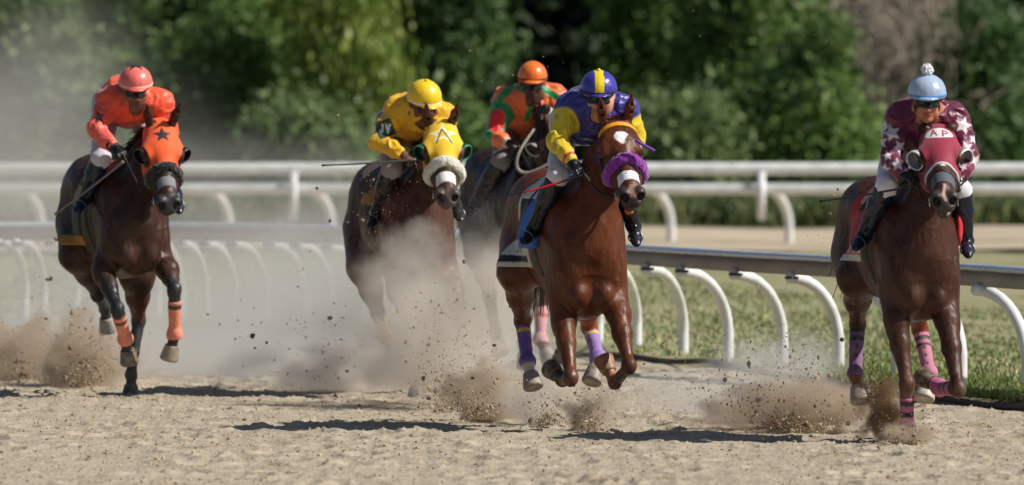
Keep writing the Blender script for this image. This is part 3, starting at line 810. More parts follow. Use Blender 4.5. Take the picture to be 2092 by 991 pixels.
    V, Fq = merge(parts); mesh('mane', V, Fq, M['hair'], T)
    parts = []; tb = W(-1.60, 0, 1.36)
    tdir = np.array(D.get('tail', (0, .8, -.2)))
    for k in range(90):
        q = [tb+rr.normal(0, .015, 3)]; d = nrm(tdir+rr.normal(0, .10, 3)); Lh = rr.uniform(.5, .85)
        for j in range(7):
            d = nrm(d+np.array([rr.normal(0, .06), rr.normal(0, .06), -.12+rr.normal(0, .05)])); q.append(q[-1]+d*Lh/7)
        parts.append(tube_vf(q, np.linspace(.009, .002, 8), 4, False))
    V, Fq = merge(parts); mesh('tail', V, Fq, M['hair'], T)
    tack(H)
    return H
def shell(H, name, off, reg, mat, colfn, res=.006, Fld=None, lo=None, hi=None, inner=None, parent=None, k=.006, soft=0):
    Fld = Fld or H.HF
    def fn(q):
        d = Fld(q)-off-(soft*vnoise(q, 90) if soft else 0)
        d = smax(d, reg(q), k)
        return d
    V, Q = remesh(fn, lo, hi, res, Fld if isinstance(Fld, Pre) else None)
    if len(V) == 0: return None
    C = colfn(V) if callable(colfn) else np.tile(np.array(colfn), (len(V), 1))
    return mesh(name, V, Q, mat, parent or H.T, col=C)
def headbox(H, x0=-.06, x1=.66, m=.20):
    c = np.array([H.HW(x, y, z) for x in (x0, x1) for y in (-m*.8, m*.8) for z in (-.30, .08)])
    return c.min(0), c.max(0)
def strap(H, pts, wid, col, off=.006, name='bridle', mat=None, parent=None, res=.006, extra=None):
    """a flat band that follows the head along a polyline given in head coordinates"""
    P_ = [H.HW(*p) for p in pts]; Fs = Field()
    for i in range(len(P_)-1): Fs.cap(P_[i], P_[i+1], wid, wid, .001)
    A = np.array(P_); lo, hi = A.min(0)-wid-.02, A.max(0)+wid+.02
    return shell(H, name, off, Fs, mat or M['strap'], col, res, lo=lo, hi=hi, parent=parent, k=.003)
def ring(H, x, wid, col, off=.006, name='bridle', tilt=0, mat=None, zmin=-9, res=.0055):
    lo, hi = headbox(H, x-.12, x+.12)
    def reg(q):
        X = H.HL(q); return np.maximum(np.abs(X[..., 0]+X[..., 2]*tilt-x)-wid/H.hs, zmin-X[..., 2])
    return shell(H, name, off, reg, mat or M['strap'], col, res, lo=lo, hi=hi, k=.003)
def fleece(H, x, r, col, tilt=0, zmin=-.17):
    lo, hi = headbox(H, x-.14, x+.14, .26)
    def fn(q):
        X = H.HL(q); d = np.hypot(np.maximum(H.HF(q)-r*.35, -.02), (X[..., 0]+X[..., 2]*tilt-x)*H.hs)-r
        d = d+.004*vnoise(q, 110)+.004*vnoise(q, 45)
        return smax(d, (zmin-X[..., 2])*H.hs, .02)
    V, Q = remesh(fn, lo, hi, .006, H.HF); C = np.array(S(col))*(1+.12*vnoise(V, 50))[:, None]
    return mesh('fleece_noseband', V, Q, M['fleece'], H.T, col=C)
def blinker(H, s, r, col, rim, parent, out=.115, x=.225, z=-.075, depth=.045, rimw=.007):
    c = H.HW(x-.015, s*out*.86, z); ax = nrm(H.HR@np.array([.62, s*.55, .12]))
    def fn(q):
        d = np.abs(np.linalg.norm(q-c, axis=-1)-r)-.0045
        t = (q-c)@ax
        # keep the outer rear bowl of the sphere
        d = smax(d, t-.018, .004)
        X = H.HL(q); d = smax(d, (.055-X[..., 1]*s)*1.0, .004)
        return d
    V, Q = remesh(fn, c-r-.02, c+r+.02, .0055)
    t = (V-c)@ax; C = np.tile(np.array(S(col)), (len(V), 1)); C = mixc(C, S(rim), sstep(t, .018-.016, .018-.010))
    return mesh('blinker_cup', V, Q, M['shell'], parent, col=C)
def hood(H, x1, colfn, eye_r=.05, off=.009, low=-.40, curve=0.0, x0=.0, mat=None):
    lo, hi = headbox(H, -.08, x1+.08, .22)
    def reg(q):
        X = H.HL(q); d = (X[..., 0]-(x1-curve*(X[..., 1]/.1)**2*.1*-1))*H.hs
        for s in (-1, 1):
            e = np.linalg.norm((X-np.array([.225, s*.105, -.075]))/np.array([1.05, 1.2, 1.0]), axis=-1)-eye_r
            d = smax(d, -e*H.hs, .006)
            ea = np.linalg.norm((X-np.array([.01, s*.062, .01])), axis=-1)-.036
            d = smax(d, -ea*H.hs, .006)
        d = smax(d, (low-X[..., 2])*H.hs, .006); d = smax(d, (x0-.04-X[..., 0])*H.hs, .006)
        return d
    return shell(H, 'hood', off, reg, mat or M['hoodm'], colfn, .0048, lo=lo, hi=hi)
def bit_and_bridle(H, col=(.02, .015, .012), brow=None, nose=True):
    T = H.T
    for s in (-1, 1):
        strap(H, [(.0, s*.08, -.05), (.16, s*.105, -.13), (.34, s*.075, -.15), (.485, s*.052, -.150)], .010, col)
        c = H.HW(.490, s*.062, -.150); a = np.arange(17)*2*np.pi/16
        pts = [c+H.HR@np.array([.030*math.cos(t), s*.004, .030*math.sin(t)]) for t in a]
        V, F = tube_vf(pts, .0045, 6, False); mesh('bit_ring', V, F, M['metal'], T)
        strap(H, [(.0, s*.08, -.08), (.10, s*.075, -.19), (.14, s*.03, -.26)], .009, col)
    ring(H, .385, .010, col, off=.007, tilt=.15)
    strap(H, [(.09, -.09, -.05), (.085, -.05, .0), (.085, 0, .02), (.085, .05, .0), (.09, .09, -.05)], .019 if brow else .009, brow or col, off=.010 if brow else .006, name='browband')
def tack(H):
    """saddle, cloths, girth, breast strap on the trunk field"""
    D = H.D; F = H.F; sc_ = H.sc
    def BL(q):
        d = q-H.B0; X = np.stack([d@H.f, d@H.l, d[..., 2]], -1)/sc_; return X
    c = np.array([H.W(x, y, z) for x in (-.28, -1.25) for y in (-.36, .36) for z in (.8, 1.72)]); lo, hi = c.min(0), c.max(0)
    TF = Field(); TF.p = [p for p in F.p if p[3] == 'coat' and p[1][0].shape == (3,) and (p[5][2]+p[6][2])/2 > .9]; TF = Pre(TF)
    def patch(name, off, x0, x1, zb, colfn, mat, slope=0.0, res=.010, th=.5):
        def reg(q):
            X = BL(q); z = X[..., 2]; x = X[..., 0]+slope*(1.45-z)
            d = np.maximum(np.maximum(x-x1, x0-x), zb-z); return smax(d, -(off*0+1)*9+0*d, .001)
        def fn(q):
            d = TF(q)-off-.003*vnoise(q, 14); return smax(d, reg(q), .012)
        V, Q = remesh(fn, lo, hi, res, TF)
        C = colfn(V, BL(V)) if callable(colfn) else np.tile(np.array(colfn), (len(V), 1))
        return mesh(name, V, Q, mat, H.T, col=C)
    for (name, off, x0, x1, zb, colfn, mt, slope) in D['cloths']:
        patch(name, off, x0, x1, zb, colfn, M[mt], slope)
    # girth
    patch('girth', .010, -.60, -.52, .60, S((28, 24, 26)), M['strap'], slope=-.1)
    # saddle: seat, pommel and cantle
    Fs = Field(); w_ = H.W
    Fs.cap(w_(-.58, 0, 1.625), w_(-.78, 0, 1.60), .055*sc_, .085*sc_, .05); Fs.cap(w_(-.78, 0, 1.60), w_(-.92, 0, 1.64), .085*sc_, .07*sc_, .04)
    for s in (-1, 1): Fs.cap(w_(-.62, s*.10, 1.58), w_(-.70, s*.24, 1.42), .045, .03, .05)
    l2, h2 = Fs.bounds(.02); V, Q = remesh(Fs, l2, h2, .010)
    mesh('saddle', V, Q, M['leather'], H.T, col=np.tile(S(D.get('saddle', (34, 30, 30))), (len(V), 1)))
# ================================================================ riders
def make_jockey(D, H):
    Y0 = D['Y']; J = lambda q: P(q[0], q[1], Y0+q[2])
    K = {k: J(v) for k, v in D['j'].items()}
    T = empty('person', tuple(J(D['j']['pelvis'])), D['label'], 'person', 'jockeys riding the galloping horses')
    hc = K['head']; fwd = nrm(D.get('look', (0, -1, -.22))); HR = frame(fwd, D.get('headup', (0, -.12, 1)))
    HWf = lambda x, y, z: hc+HR@np.array([x, y, z])
    def HL(q): return (q-hc)@HR
    B = Field()
    sR, sL, eR, eL, wR, wL, hR_, hL_ = [K[k] for k in ('shR', 'shL', 'elR', 'elL', 'wrR', 'wrL', 'haR', 'haL')]
    pv, kR, kL, aR, aL, tR, tL = [K[k] for k in ('pelvis', 'knR', 'knL', 'anR', 'anL', 'toR', 'toL')]
    mids = (sR+sL)/2; nk = mids*.75+hc*.25
    back = nrm(pv-mids)
    lat = nrm(sL-sR)
    # body, one continuous surface
    def head_prims(F):
        e = lambda x, y, z, r, k=.02, t='skin': F.ell(HWf(x, y, z), r, HR, k, t)
        e(-.01, 0, .055, (.095, .077, .085)); e(.032, 0, -.025, (.062, .060, .090)); e(.045, 0, -.092, (.042, .036, .036))
        F.cap(HWf(.088, 0, .006), HWf(.116, 0, -.034), .011, .016, .010, 'skin')
        for s in (-1, 1):
            F.ell(HWf(.108, s*.014, -.038), (.011, .009, .009), HR, .007, 'skin')
            e(.068, s*.038, -.022, (.026, .022, .022)); F.ell(HWf(-.005, s*.079, -.005), (.022, .009, .032), HR, .008, 'skin')
            e(.033, s*.050, -.065, (.034, .017, .034)); F.ell(HWf(.085, s*.03, .032), (.014, .022, .009), HR, .012, 'skin')
        F.ell(HWf(.088, 0, -.064), (.014, .026, .0065), HR, .005, 'lip'); F.ell(HWf(.085, 0, -.077), (.014, .022, .0075), HR, .005, 'lip')
        F.cap(HWf(.101, -.022, -.0705), HWf(.101, .022, -.0705), .0035, .0035, .004, 'skin', '-')
        e(.072, 0, -.104, (.020, .022, .015))
    head_prims(B)
    B.cap(HWf(-.01, 0, -.05), nk, .052, .058, .03, 'skin')
    B.cap(sR, sL, .075, .075, .08, 'skin')
    ch = mids+back*.13; B.ell(ch, (.17, .14, .13), frame(lat, back), .08, 'skin')
    B.cap(mids, pv, .12, .13, .08, 'skin'); B.cap(pv-lat*.07, pv+lat*.07, .13, .13, .06, 'skin')
    def arm(F, s, e, w_, g=0):
        F.cap(s, e, .056+g, .044+g, .05, 'skin'); F.cap(e, w_, .044+g, .030+g*.6, .02, 'skin')
    arm(B, sR, eR, wR); arm(B, sL, eL, wL)
    for s, k, a in ((-1, kR, aR), (1, kL, aL)):
        hp = pv+lat*s*.10; B.cap(hp, k, .085, .058, .05, 'skin'); B.cap(k, k*.65+a*.35, .058, .054, .03, 'skin'); B.cap(k*.65+a*.35, a, .054, .034, .03, 'skin')
    # hands: palm, curled fingers, thumb
    def hand(F, w_, h, s, g=0.0):
        d = nrm(h-w_); n = nrm(np.cross(d, lat)); n = n if n[2] > 0 else -n
        side = nrm(np.cross(n, d)); c = w_+d*.045
        F.ell(w_+d*.048, (.048, .040+g, .018+g), frame(d, n), .02, 'skin')
        for i, (o, L_) in enumerate(((-.030, .9), (-.010, 1.0), (.010, .96), (.029, .8))):
            b = w_+d*.085+side*o; r = .0095+g
            m = b+d*.018*L_-n*.018*L_; m2 = m-n*.022*L_-d*.006; t = m2-d*.024*L_-n*.002
            F.cap(b, m, r, r*.95, .006, 'skin'); F.cap(m, m2, r*.95, r*.9, .004, 'skin'); F.cap(m2, t, r*.9, r*.8, .004, 'skin')
        ts = -s if side@lat > 0 else s
        b = w_+d*.03+side*ts*.034; F.cap(b, b+d*.035+side*ts*.010-n*.012, .013+g, .011+g, .01, 'skin'); F.cap(b+d*.035+side*ts*.010-n*.012, b+d*.055-n*.035, .011+g, .009+g, .005, 'skin')
        return c
    hand(B, wR, hR_, -1); hand(B, wL, hL_, 1)
    lo, hi = B.bounds(.02); G = B.grid(lo, hi, .007); V, Q = surfnet(G, lo, .007)
    sk = np.array(S(D['skin'])); C = B.tagcol(V, {'skin': sk, 'lip': sk*np.array([.72, .40, .38])}, .004)
    X = HL(V); C = mixc(C, sk*.45, .6*sstep(fbm(V, 60, 2), -.1, .5)*sstep(-X[:, 2], .055, .075)*(X[:, 0] > 0)*(X[:, 2] > -.14)*(np.linalg.norm(X, axis=1) < .16))
    body = mesh('body', V, Q, M['skin'], T, col=C)
    # silks
    def folds(q, a, sc=1):
        st = np.stack([q[..., 0], q[..., 1], q[..., 2]*1.0], -1)
        w_ = st+.05*np.stack([vnoise(st, 7, 1), vnoise(st, 7, 2), vnoise(st, 7, 4)], -1); n1 = 1-3*np.abs(vnoise(w_, 9*sc, 3)); n2 = 1-3*np.abs(vnoise(w_, 19*sc, 5)); return a*(n1*.7+n2*.35+.3*fbm(st, 30*sc, 2, 7))
    Sh = Field()
    Sh.cap(sR, sL, .094, .094, .08, 'torso'); Sh.ell(ch, (.20, .165, .155), frame(lat, back), .08, 'torso')
    Sh.cap(mids, pv, .142, .148, .08, 'torso'); Sh.ell(mids+back*.35+np.array([0, 0, .02]), (.18, .19, .15), frame(lat, back), .08, 'torso')
    Sh.cap(nk*.55+mids*.45, nk*.9+hc*.1, .075, .068, .04, 'torso')
    for s, e, w_, t in ((sR, eR, wR, 'R'), (sL, eL, wL, 'L')):
        m = s*.5+e*.5; Sh.cap(s, m, .080, .072, .06, 'up'+t); Sh.cap(m, e, .072, .062, .04, 'up'+t); Sh.cap(e, e*.4+w_*.6, .062, .052, .03, 'lo'+t); Sh.cap(e*.4+w_*.6, w_, .056, .038, .02, 'lo'+t)
    wax = {'R': nrm(wR-eR), 'L': nrm(wL-eL)}
    Sh = Pre(Sh)
    def shirt(q):
        d = Sh(q)+folds(q, -.013)
        d = smax(d, (q-(pv+back*.0))@back, .03)                  # waist
        for w_, a in ((wR, wax['R']), (wL, wax['L'])):
            near = np.linalg.norm(q-w_, axis=-1)
            d = np.where(near < .12, smax(d, (q-w_)@a+.004, .006), d)
        X = HL(q); nkd = np.linalg.norm(q-HWf(.05, 0, -.10), axis=-1)-.068
        return smax(d, -nkd, .01)
    lo, hi = Sh.F.bounds(.03); V, Q = remesh(shirt, lo, hi, .0075, Sh)
    cols = D['silks']; C = Sh.F.tagcol(V, {k: np.array(S(cols[k])) for k in ('torso', 'upR', 'upL', 'loR', 'loL')}, .0015)
    if 'paint' in D: C = D['paint'](V, C, K, HL, J)
    mesh('silks_jacket', V, Q, M['silk'], T, col=C)
    # breeches
    Br = Field(); Br.cap(pv-lat*.06, pv+lat*.06, .138, .138, .06, 'a'); Br.cap(pv, pv-back*.12, .14, .13, .06, 'a')
    for s, k, a in ((-1, kR, aR), (1, kL, aL)):
        hp = pv+lat*s*.10; Br.cap(hp, k, .098, .068, .05, 'a'); Br.cap(k, k*.7+a*.3, .068, .058, .03, 'a')
    lo, hi = Br.bounds(.02); Br = Pre(Br); V, Q = remesh(lambda q: Br(q)+folds(q, -.006, 1.3), lo, hi, .009, Br)
    mesh('breeches', V, Q, M['cloth'], T, col=np.tile(S(D.get('breeches', (215, 214, 220))), (len(V), 1)))
    # boots
    for s, k, a, t in ((-1, kR, aR, tR), (1, kL, aL, tL)):
        Fb = Field(); top = k*.90+a*.10; Fb.cap(top, k*.6+a*.4, .074, .066, .03, 'a'); Fb.cap(k*.6+a*.4, a, .066, .046, .03, 'a')
        ft = nrm(t-a); Fb.cap(a, a*.5+t*.5, .044, .038, .03, 'a'); Fb.ell(t-ft*.045, (.085, .038, .028), frame(ft, (0, -.2, 1)), .02, 'a')
        ax = nrm(a-k)
        lo, hi = Fb.bounds(.02); V, Q = remesh(lambda q: smax(Fb(q)+folds(q, -.003, 2), ((top-q)@ax)-.02, .006), lo, hi, .0075)
        bt = mesh('boot', V, Q, M['leather'], T, col=np.tile(S(D.get('boot', (22, 24, 30))), (len(V), 1)))
        # stirrup iron
        sc0 = t-ft*.055; pts = [sc0+lat*.046*math.cos(q)+np.array([0, .25, 1])*(.048*math.sin(q) if math.sin(q) > 0 else .034*math.sin(q)) for q in np.linspace(0, 2*np.pi, 20)]
        V, F = tube_vf(pts, .0055, 6, False); mesh('stirrup', V, F, M['iron'], T)
        V, F = tube_vf([sc0+np.array([0, 0, .06]), sc0*.5+k*.5+np.array([0, 0, .1])-lat*s*.03, k-lat*s*.09+np.array([0, .05, .12])], .008, 6); mesh('stirrup_leather', V, F, M['strap'], T, col=np.tile((.03, .02, .015), (len(V), 1)))
    # gloves
    if D.get('glove') is not None:
        for w_, h, s in ((wR, hR_, -1), (wL, hL_, 1)):
            Fg = Field(); hand(Fg, w_, h, s, .004); d = nrm(h-w_); Fg.cap(w_-d*.03, w_+d*.02, .037, .034, .01, 'a')
            lo, hi = Fg.bounds(.01); V, Q = remesh(Fg, lo, hi, .005)
            gl = mesh('glove', V, Q, M['leather'], T, col=np.tile(S(D['glove']), (len(V), 1)))
            if D.get('cuff'):
                Fc = Field(); a = nrm(w_-(eR if s < 0 else eL)); Fc.cap(w_-a*.035, w_-a*.005, .046, .042, .004, 'a')
                lo, hi = Fc.bounds(.01); V, Q = remesh(Fc, lo, hi, .006); mesh('cuff', V, Q, M['cloth'], T, col=np.tile(S(D['cuff']), (len(V), 1)))
    # helmet
    Hm = Field(); hz = .055; hr = D.get('hr', (.130, .112, .120))
    Hm.ell(HWf(-.012, 0, hz), hr, HR, .01, 'a')
    def helm(q):
        X = HL(q); d = Hm(q)-.002*np.abs(vnoise(X, 25)); d = smax(d, (hz-.026-X[..., 2]-.02*(X[..., 0] < -.03)), .008)
        return smax(d, -(d_ell(X, (-.012, 0, hz), tuple(a-.014 for a in hr))), .004)
    V, Q = remesh(helm, HWf(0, 0, hz)-.18, HWf(0, 0, hz)+.18, .006); X = HL(V)
    C = D['helmet'](X, V) if callable(D['helmet']) else np.tile(S(D['helmet']), (len(V), 1))
    hm = mesh('helmet', V, Q, M['shell'], T, col=C)
    # peak
    def peak(q):
        X = HL(q); d = d_ell(X, (.03, 0, hz-.018), (.128, .088, .020)); d = smax(d, .035-X[..., 0], .006); return smax(d, -(X[..., 2]-(hz-.034)), .004)
    V, Q = remesh(peak, HWf(.06, 0, hz)-.14, HWf(.06, 0, hz)+.14, .006)
    mesh('helmet_peak', V, Q, M['shell'], hm, col=np.tile(S(D['peak']), (len(V), 1)))
    if D.get('band'):
        def bnd(q):
            X = HL(q); d = Hm(q)-.003; return smax(d, np.abs(X[..., 2]-(hz-.005))-.011, .003)
        V, Q = remesh(bnd, HWf(0, 0, hz)-.16, HWf(0, 0, hz)+.16, .006); mesh('helmet_band', V, Q, M['cloth'], hm, col=np.tile(S(D['band']), (len(V), 1)))
    if D.get('pompom'):
        c = HWf(-.01, 0, hz+hr[2]+.028); Fp = Field(); Fp.ell(c, (.040,)*3)
        V, Q = remesh(lambda q: Fp(q)+.008*vnoise(q, 110)+.004*vnoise(q, 220), c-.06, c+.06, .0045); mesh('pompom', V, Q, M['fleece'], hm, col=np.tile(S(D['pompom']), (len(V), 1)))
    elif D.get('button'):
        c = HWf(-.01, 0, hz+hr[2]+.002); Fp = Field(); Fp.ell(c, (.014,)*3)
        V, Q = remesh(Fp, c-.03, c+.03, .005); mesh('button', V, Q, M['shell'], hm, col=np.tile(S(D['button']), (len(V), 1)))
    # goggles: strap, frame, two lenses
    HF = Field(); head_prims(HF); lo, hi = HWf(0, 0, .01)-.15, HWf(0, 0, .01)+.15
    def gf(q):
        X = HL(q); d = HF(q)-.010; d = smax(d, .03-X[..., 0], .004); return smax(d, np.abs(X[..., 2]-.004+.10*np.abs(X[..., 1]))-.022, .006)
    V, Q = remesh(gf, lo, hi, .005); gg = mesh('goggles', V, Q, M['strap'], T, col=np.tile(S(D.get('gogglecol', (16, 16, 18))), (len(V), 1)))
    for s in (-1, 1):
        def lf(q, s=s):
            X = HL(q); d = HF(q)-.014; return smax(d, np.hypot((X[..., 1]-s*.034)/1.35, (X[..., 2]-.001+.10*.034))-.0205, .003)
        V, Q = remesh(lambda q: smax(lf(q), .02-HL(q)[..., 0], .002), lo, hi, .005); mesh('lens', V, Q, M[D.get('lens', 'lens')], gg)
    V, F = tube_vf([HWf(.0, -.086, .01), HWf(.02, -.075, -.05), HWf(.045, -.03, -.130), HWf(.05, 0, -.136), HWf(.045, .03, -.130), HWf(.02, .075, -.05), HWf(.0, .086, .01)], .0065, 6)
    mesh('chin_strap', V, F, M['strap'], T, col=np.tile(S((20, 20, 22)), (len(V), 1)))
    # reins belong to the bridle
    if H is not None:
        for s, h in ((-1, hR_), (1, hL_)):
            b = H.HW(.49, s*.062, -.155); m = (b+h)/2+np.array([0, .05, -.05])
            V, F = tube_vf(spline([b, m, h, h+np.array([0, .12, -.06])], 14), .008, 6)
            mesh('rein', V, F, M['strap'], H.T, col=np.tile(S(D.get('rein', (28, 24, 22))), (len(V), 1)))
    return T, K
def whip(pts, Y, label, col, stripe=None, grip=None, r=.009):
    q = np.array([P(a, b, Y+c) for a, b, c in pts]); pp = spline(q, 14)
    rad = np.interp(np.linspace(0, 1, 14), [0, .12, .7, .85, 1], [r*1.2, r, r*.6, r*.6, r*.9])
    V, F = tube_vf(pp, rad, 7); t = np.repeat(np.linspace(0, 1, 14), 7); t = np.concatenate([t, [0, 1]])
    C = np.tile(S(col), (len(V), 1)); 
    if stripe: C = mixc(C, S(stripe[2]), ((t > stripe[0]) & (t < stripe[1])).astype(float))
    o = mesh('riding_whip', V, F, M['strap'], col=C, origin=pp[0]); tag(o, label, 'whip', 'riding whips'); 
    return o
# ================================================================ the five horses and riders
n_ = None
BAY, DARK = (112, 52, 30), (70, 42, 32)
def band_wrap(base, marks, dots=None):
    def f(t, ql):
        C = np.tile(np.array(S(base)), (len(t), 1))
        for a, b, c in marks: C = mixc(C, S(c), sstep(t, a-.01, a+.01)*sstep(b-t, -.01, .01))
        if dots:
            th = np.arctan2(ql[:, 1], ql[:, 2]); 
            for k, t0 in enumerate((.48, .66, .84)):
                for a0 in (-2.1, 0, 2.1):
                    da = np.abs((th-a0+np.pi) % (2*np.pi)-np.pi); C = mixc(C, S(dots), sstep(.34-(da+np.abs(t-t0)*6), 0, .08))
        return C
    return f
BODYLEG = [None]*5
# ---- right horse, maroon hood
pk = band_wrap((196, 116, 150), [(.06, .14, (40, 34, 48)), (.22, .30, (40, 34, 48)), (.38, .44, (40, 34, 48))], (50, 46, 66))
pk2 = band_wrap((196, 96, 150), [(.10, .22, (40, 34, 48)), (.36, .48, (40, 34, 48)), (.62, .74, (40, 34, 48))])
def cloth_red(V, X):
    C = np.tile(np.array(S((176, 22, 44))), (len(V), 1)); m = ((X[:, 2] < 1.13)).astype(float); C = mixc(C, S((205, 200, 200)), m)
    for i, ch in enumerate('SPAR'):
        d = seg2((X[:, 0]+.93-i*.10)/.085, (X[:, 2]-1.175)/.062, LET[ch]); C = mixc(C, S((226, 214, 214)), sstep(.12-d, -.04, .04)*(X[:, 1] < 0))
    return C
wh = (226, 220, 205)
H1 = make_horse(dict(label='bay racehorse in maroon hood with A P badge and pink leg wraps, rightmost', Y=80.5, u=1893, yaw=11, z=-.02, scale=1.05, seed=1,
    coat=(86, 50, 35), poll=(1916, 256, .06), muz=(1930, 386, -.50), roll=.0, hs=1.03, jaw=.016, ear=(-.045, .02, -.03),
    FR=[(1832, 655, .10), (1853, 785, -.05), (1853, 872, .03), (1852, 905, -.02)],
    FL=[(1935, 655, .08), (1957, 795, -.16), (1920, 792, .10), (1893, 775, .20)],
    HR=[(1752, 565, .95), (1752, 662, 1.32), (1747, 765, 1.20), (1756, 808, 1.14)],
    HL=[(1862, 590, .90), (1880, 672, 1.10), (1898, 762, .95), (1888, 815, .86)],
    legcol=dict(FR=[n_, (92, 44, 30), (60, 30, 24), (50, 26, 22), (50, 30, 26)], FL=[n_, (64, 32, 24), (52, 28, 22), (150, 92, 60), (70, 48, 40)], HR=[n_, (70, 36, 28), (60, 30, 24), (110, 56, 36), (130, 70, 46)], HL=[(120, 56, 34)]*3+[wh, wh]),
    hoofcol=dict(FR=(110, 100, 90), FL=(60, 52, 48), HR=(168, 162, 154), HL=(196, 190, 180)),
    wraps=dict(a=('HR', .12, 1.05, band_wrap((120, 84, 130), [(.08, .2, (40, 34, 60)), (.27, .36, (40, 34, 60))], (50, 46, 66)), 1.12), b=('HL', .10, 1.12, pk, 1.12), c=('FR', .30, 1.05, pk2, 1.12), d=('FL', .25, 1.15, pk2, 1.15)),
    muzzle=(66, 58, 58), blaze=[(.50, .60, .006, (200, 170, 160)), (.31, .35, .012, (220, 210, 200))],
    cloths=[('saddle_cloth', .012, -.98, -.58, 1.09, cloth_red, 'cloth', .10), ('number_cloth', .022, -.72, -.40, 1.18, S((160, 16, 36)), 'cloth', .35), ('under_pad', .030, -.84, -.46, 1.44, S((190, 160, 110)), 'cloth', .10)],
    tail=(-.1, .8, -.3), saddle=(36, 34, 40)))
def hood1(V):
    X = H1.HL(V); C = np.tile(np.array(S((150, 30, 62))), (len(V), 1))
    x, y = X[:, 1]/.066, (X[:, 0]-.092)/.044; m = sstep(1-np.hypot(x, y), -.03, .03)*(X[:, 2] > -.10); C = mixc(C, S((226, 222, 226)), m)
    for ch, cx, cy in (('A', -.026, -.003), ('P', .028, .005)):
        d = seg2((X[:, 1]-cx)/.040, -(X[:, 0]-.092-cy)/.052, LET[ch]); C = mixc(C, S((150, 30, 62)), sstep(.10-d, -.03, .03)*m)
    edge = np.abs(X[:, 0]-(.375+.5*(-X[:, 1]**2*0)))  # piping along the lower edge
    return mixc(C, S((206, 204, 212)), sstep(X[:, 0]-H1.cut(X), -.016, -.010))
H1.cut = lambda X: .335+1.9*X[:, 1]**2*1.0+.75*np.maximum(-X[:, 2]-.08, 0)
def hood_cut(H, cutf, colfn, eye_r, off=.009, low=-.22, x0=0.0):
    lo, hi = headbox(H, -.08, .56, .22)
    def reg(q):
        X = H.HL(q); d = (X[..., 0]-cutf(X))*H.hs*.8
        for s in (-1, 1):
            e = np.linalg.norm((X-np.array([.228, s*.105, -.072]))/np.array([1.05, 1.3, .95]), axis=-1)-eye_r; d = smax(d, -e*H.hs, .006)
            ea = np.linalg.norm((X-np.array([.012, s*.060, .01])), axis=-1)-.034; d = smax(d, -ea*H.hs, .006)
        return smax(smax(d, (low-X[..., 2])*H.hs, .006), (x0-.03-X[..., 0])*H.hs, .006)
    return shell(H, 'hood', off, reg, M['hoodm'], colfn, .0045, lo=lo, hi=hi)
hd1 = hood_cut(H1, H1.cut, hood1, .062)
for s in (-1, 1): blinker(H1, s, .064, (150, 150, 158), (236, 236, 240), hd1, out=.130)
bit_and_bridle(H1)
# nose strip
def patch_nose(H, x0, x1, w_, col, off=.006):
    lo, hi = headbox(H, x0-.05, x1+.05)
    def reg(q):
        X = H.HL(q); d = np.maximum(np.maximum(X[..., 0]-x1, x0-X[..., 0]), np.abs(X[..., 1])-w_); return smax(d, -.09-X[..., 2], .006)*H.hs
    return shell(H, 'nasal_strip', off, reg, M['cloth'], S(col), .005, lo=lo, hi=hi, k=.012)
patch_nose(H1, .40, .485, .055, (84, 90, 100))
# ---- middle horse, purple fleece noseband
yw = [(.02, .10, (222, 196, 50)), (.24, .32, (222, 196, 50))]
def cloth_white(V, X):
    C = np.tile(np.array(S((200, 196, 190))), (len(V), 1)); C = mixc(C, S((30, 30, 42)), ((X[:, 2] > 1.16) & (X[:, 0] > -.94)).astype(float)); z = X[:, 2]+.12*X[:, 0]; m = ((X[:, 2] > 1.03) & (X[:, 2] < 1.075) & (X[:, 0] < -.64)).astype(float); C = mixc(C, S((24, 22, 26)), m)
    for ch, cx in (('I', -.86), ('M', -.79)): C = mixc(C, S((24, 22, 26)), sstep(.12-seg2((X[:, 0]-cx)/.07, (X[:, 2]-1.115)/.045, LET[ch]), -.04, .04)*(X[:, 1] < 0))
    return C
H2 = make_horse(dict(label='chestnut racehorse with purple fleece noseband and lilac leg wraps, all feet off the sand', Y=82.3, u=1212, yaw=12, z=-.03, st=-.03, scale=1.07, seed=2,
    coat=(116, 60, 30), poll=(1257, 236, .05), muz=(1290, 368, -.42), roll=.10, hs=1.04, jaw=.004, ear=(-.03, .02, .150),
    FR=[(1152, 655, .10), (1166, 772, -.16), (1148, 776, .10), (1134, 762, .20)],
    FL=[(1262, 640, .08), (1286, 748, -.16), (1256, 782, .04), (1238, 745, .10)],
    HR=[(1058, 555, .95), (1067, 655, 1.30), (1078, 738, 1.18), (1090, 792, 1.10)],
    HL=[(1192, 590, .90), (1204, 668, 1.10), (1222, 730, .98), (1208, 782, .88)],
    legcol=dict(FR=[n_, (100, 42, 28), (56, 28, 22), (50, 26, 20), (50, 34, 30)], FL=[n_, (80, 36, 26), (60, 28, 22), (84, 40, 28), (170, 110, 78)], HR=[n_, (80, 36, 26), (80, 36, 26), (196, 186, 176), (204, 198, 188)], HL=[(150, 72, 40)]*3+[wh, (200, 194, 180)]),
    hoofcol=dict(FR=(60, 50, 48), FL=(150, 100, 72), HR=(140, 134, 130), HL=(120, 116, 112)),
    wraps=dict(a=('HR', .10, 1.08, band_wrap((104, 78, 168), yw), 1.10), b=('HL', .05, 1.12, band_wrap((150, 120, 196), yw), 1.12)),
    muzzle=(58, 46, 46), blaze=[(.145, .235, [(.145, .020), (.17, .034), (.195, .026), (.235, .007)], (232, 232, 236)), (.53, .60, .012, (150, 112, 98))],
    cloths=[('saddle_cloth', .012, -.98, -.56, 1.00, cloth_white, 'cloth', .15), ('number_cloth', .024, -.66, -.33, 1.12, S((20, 96, 200)), 'cloth', .42), ('under_pad', .032, -.90, -.50, 1.42, S((196, 194, 190)), 'cloth', .12)],
    tail=(.1, .8, -.7), maneside=1))
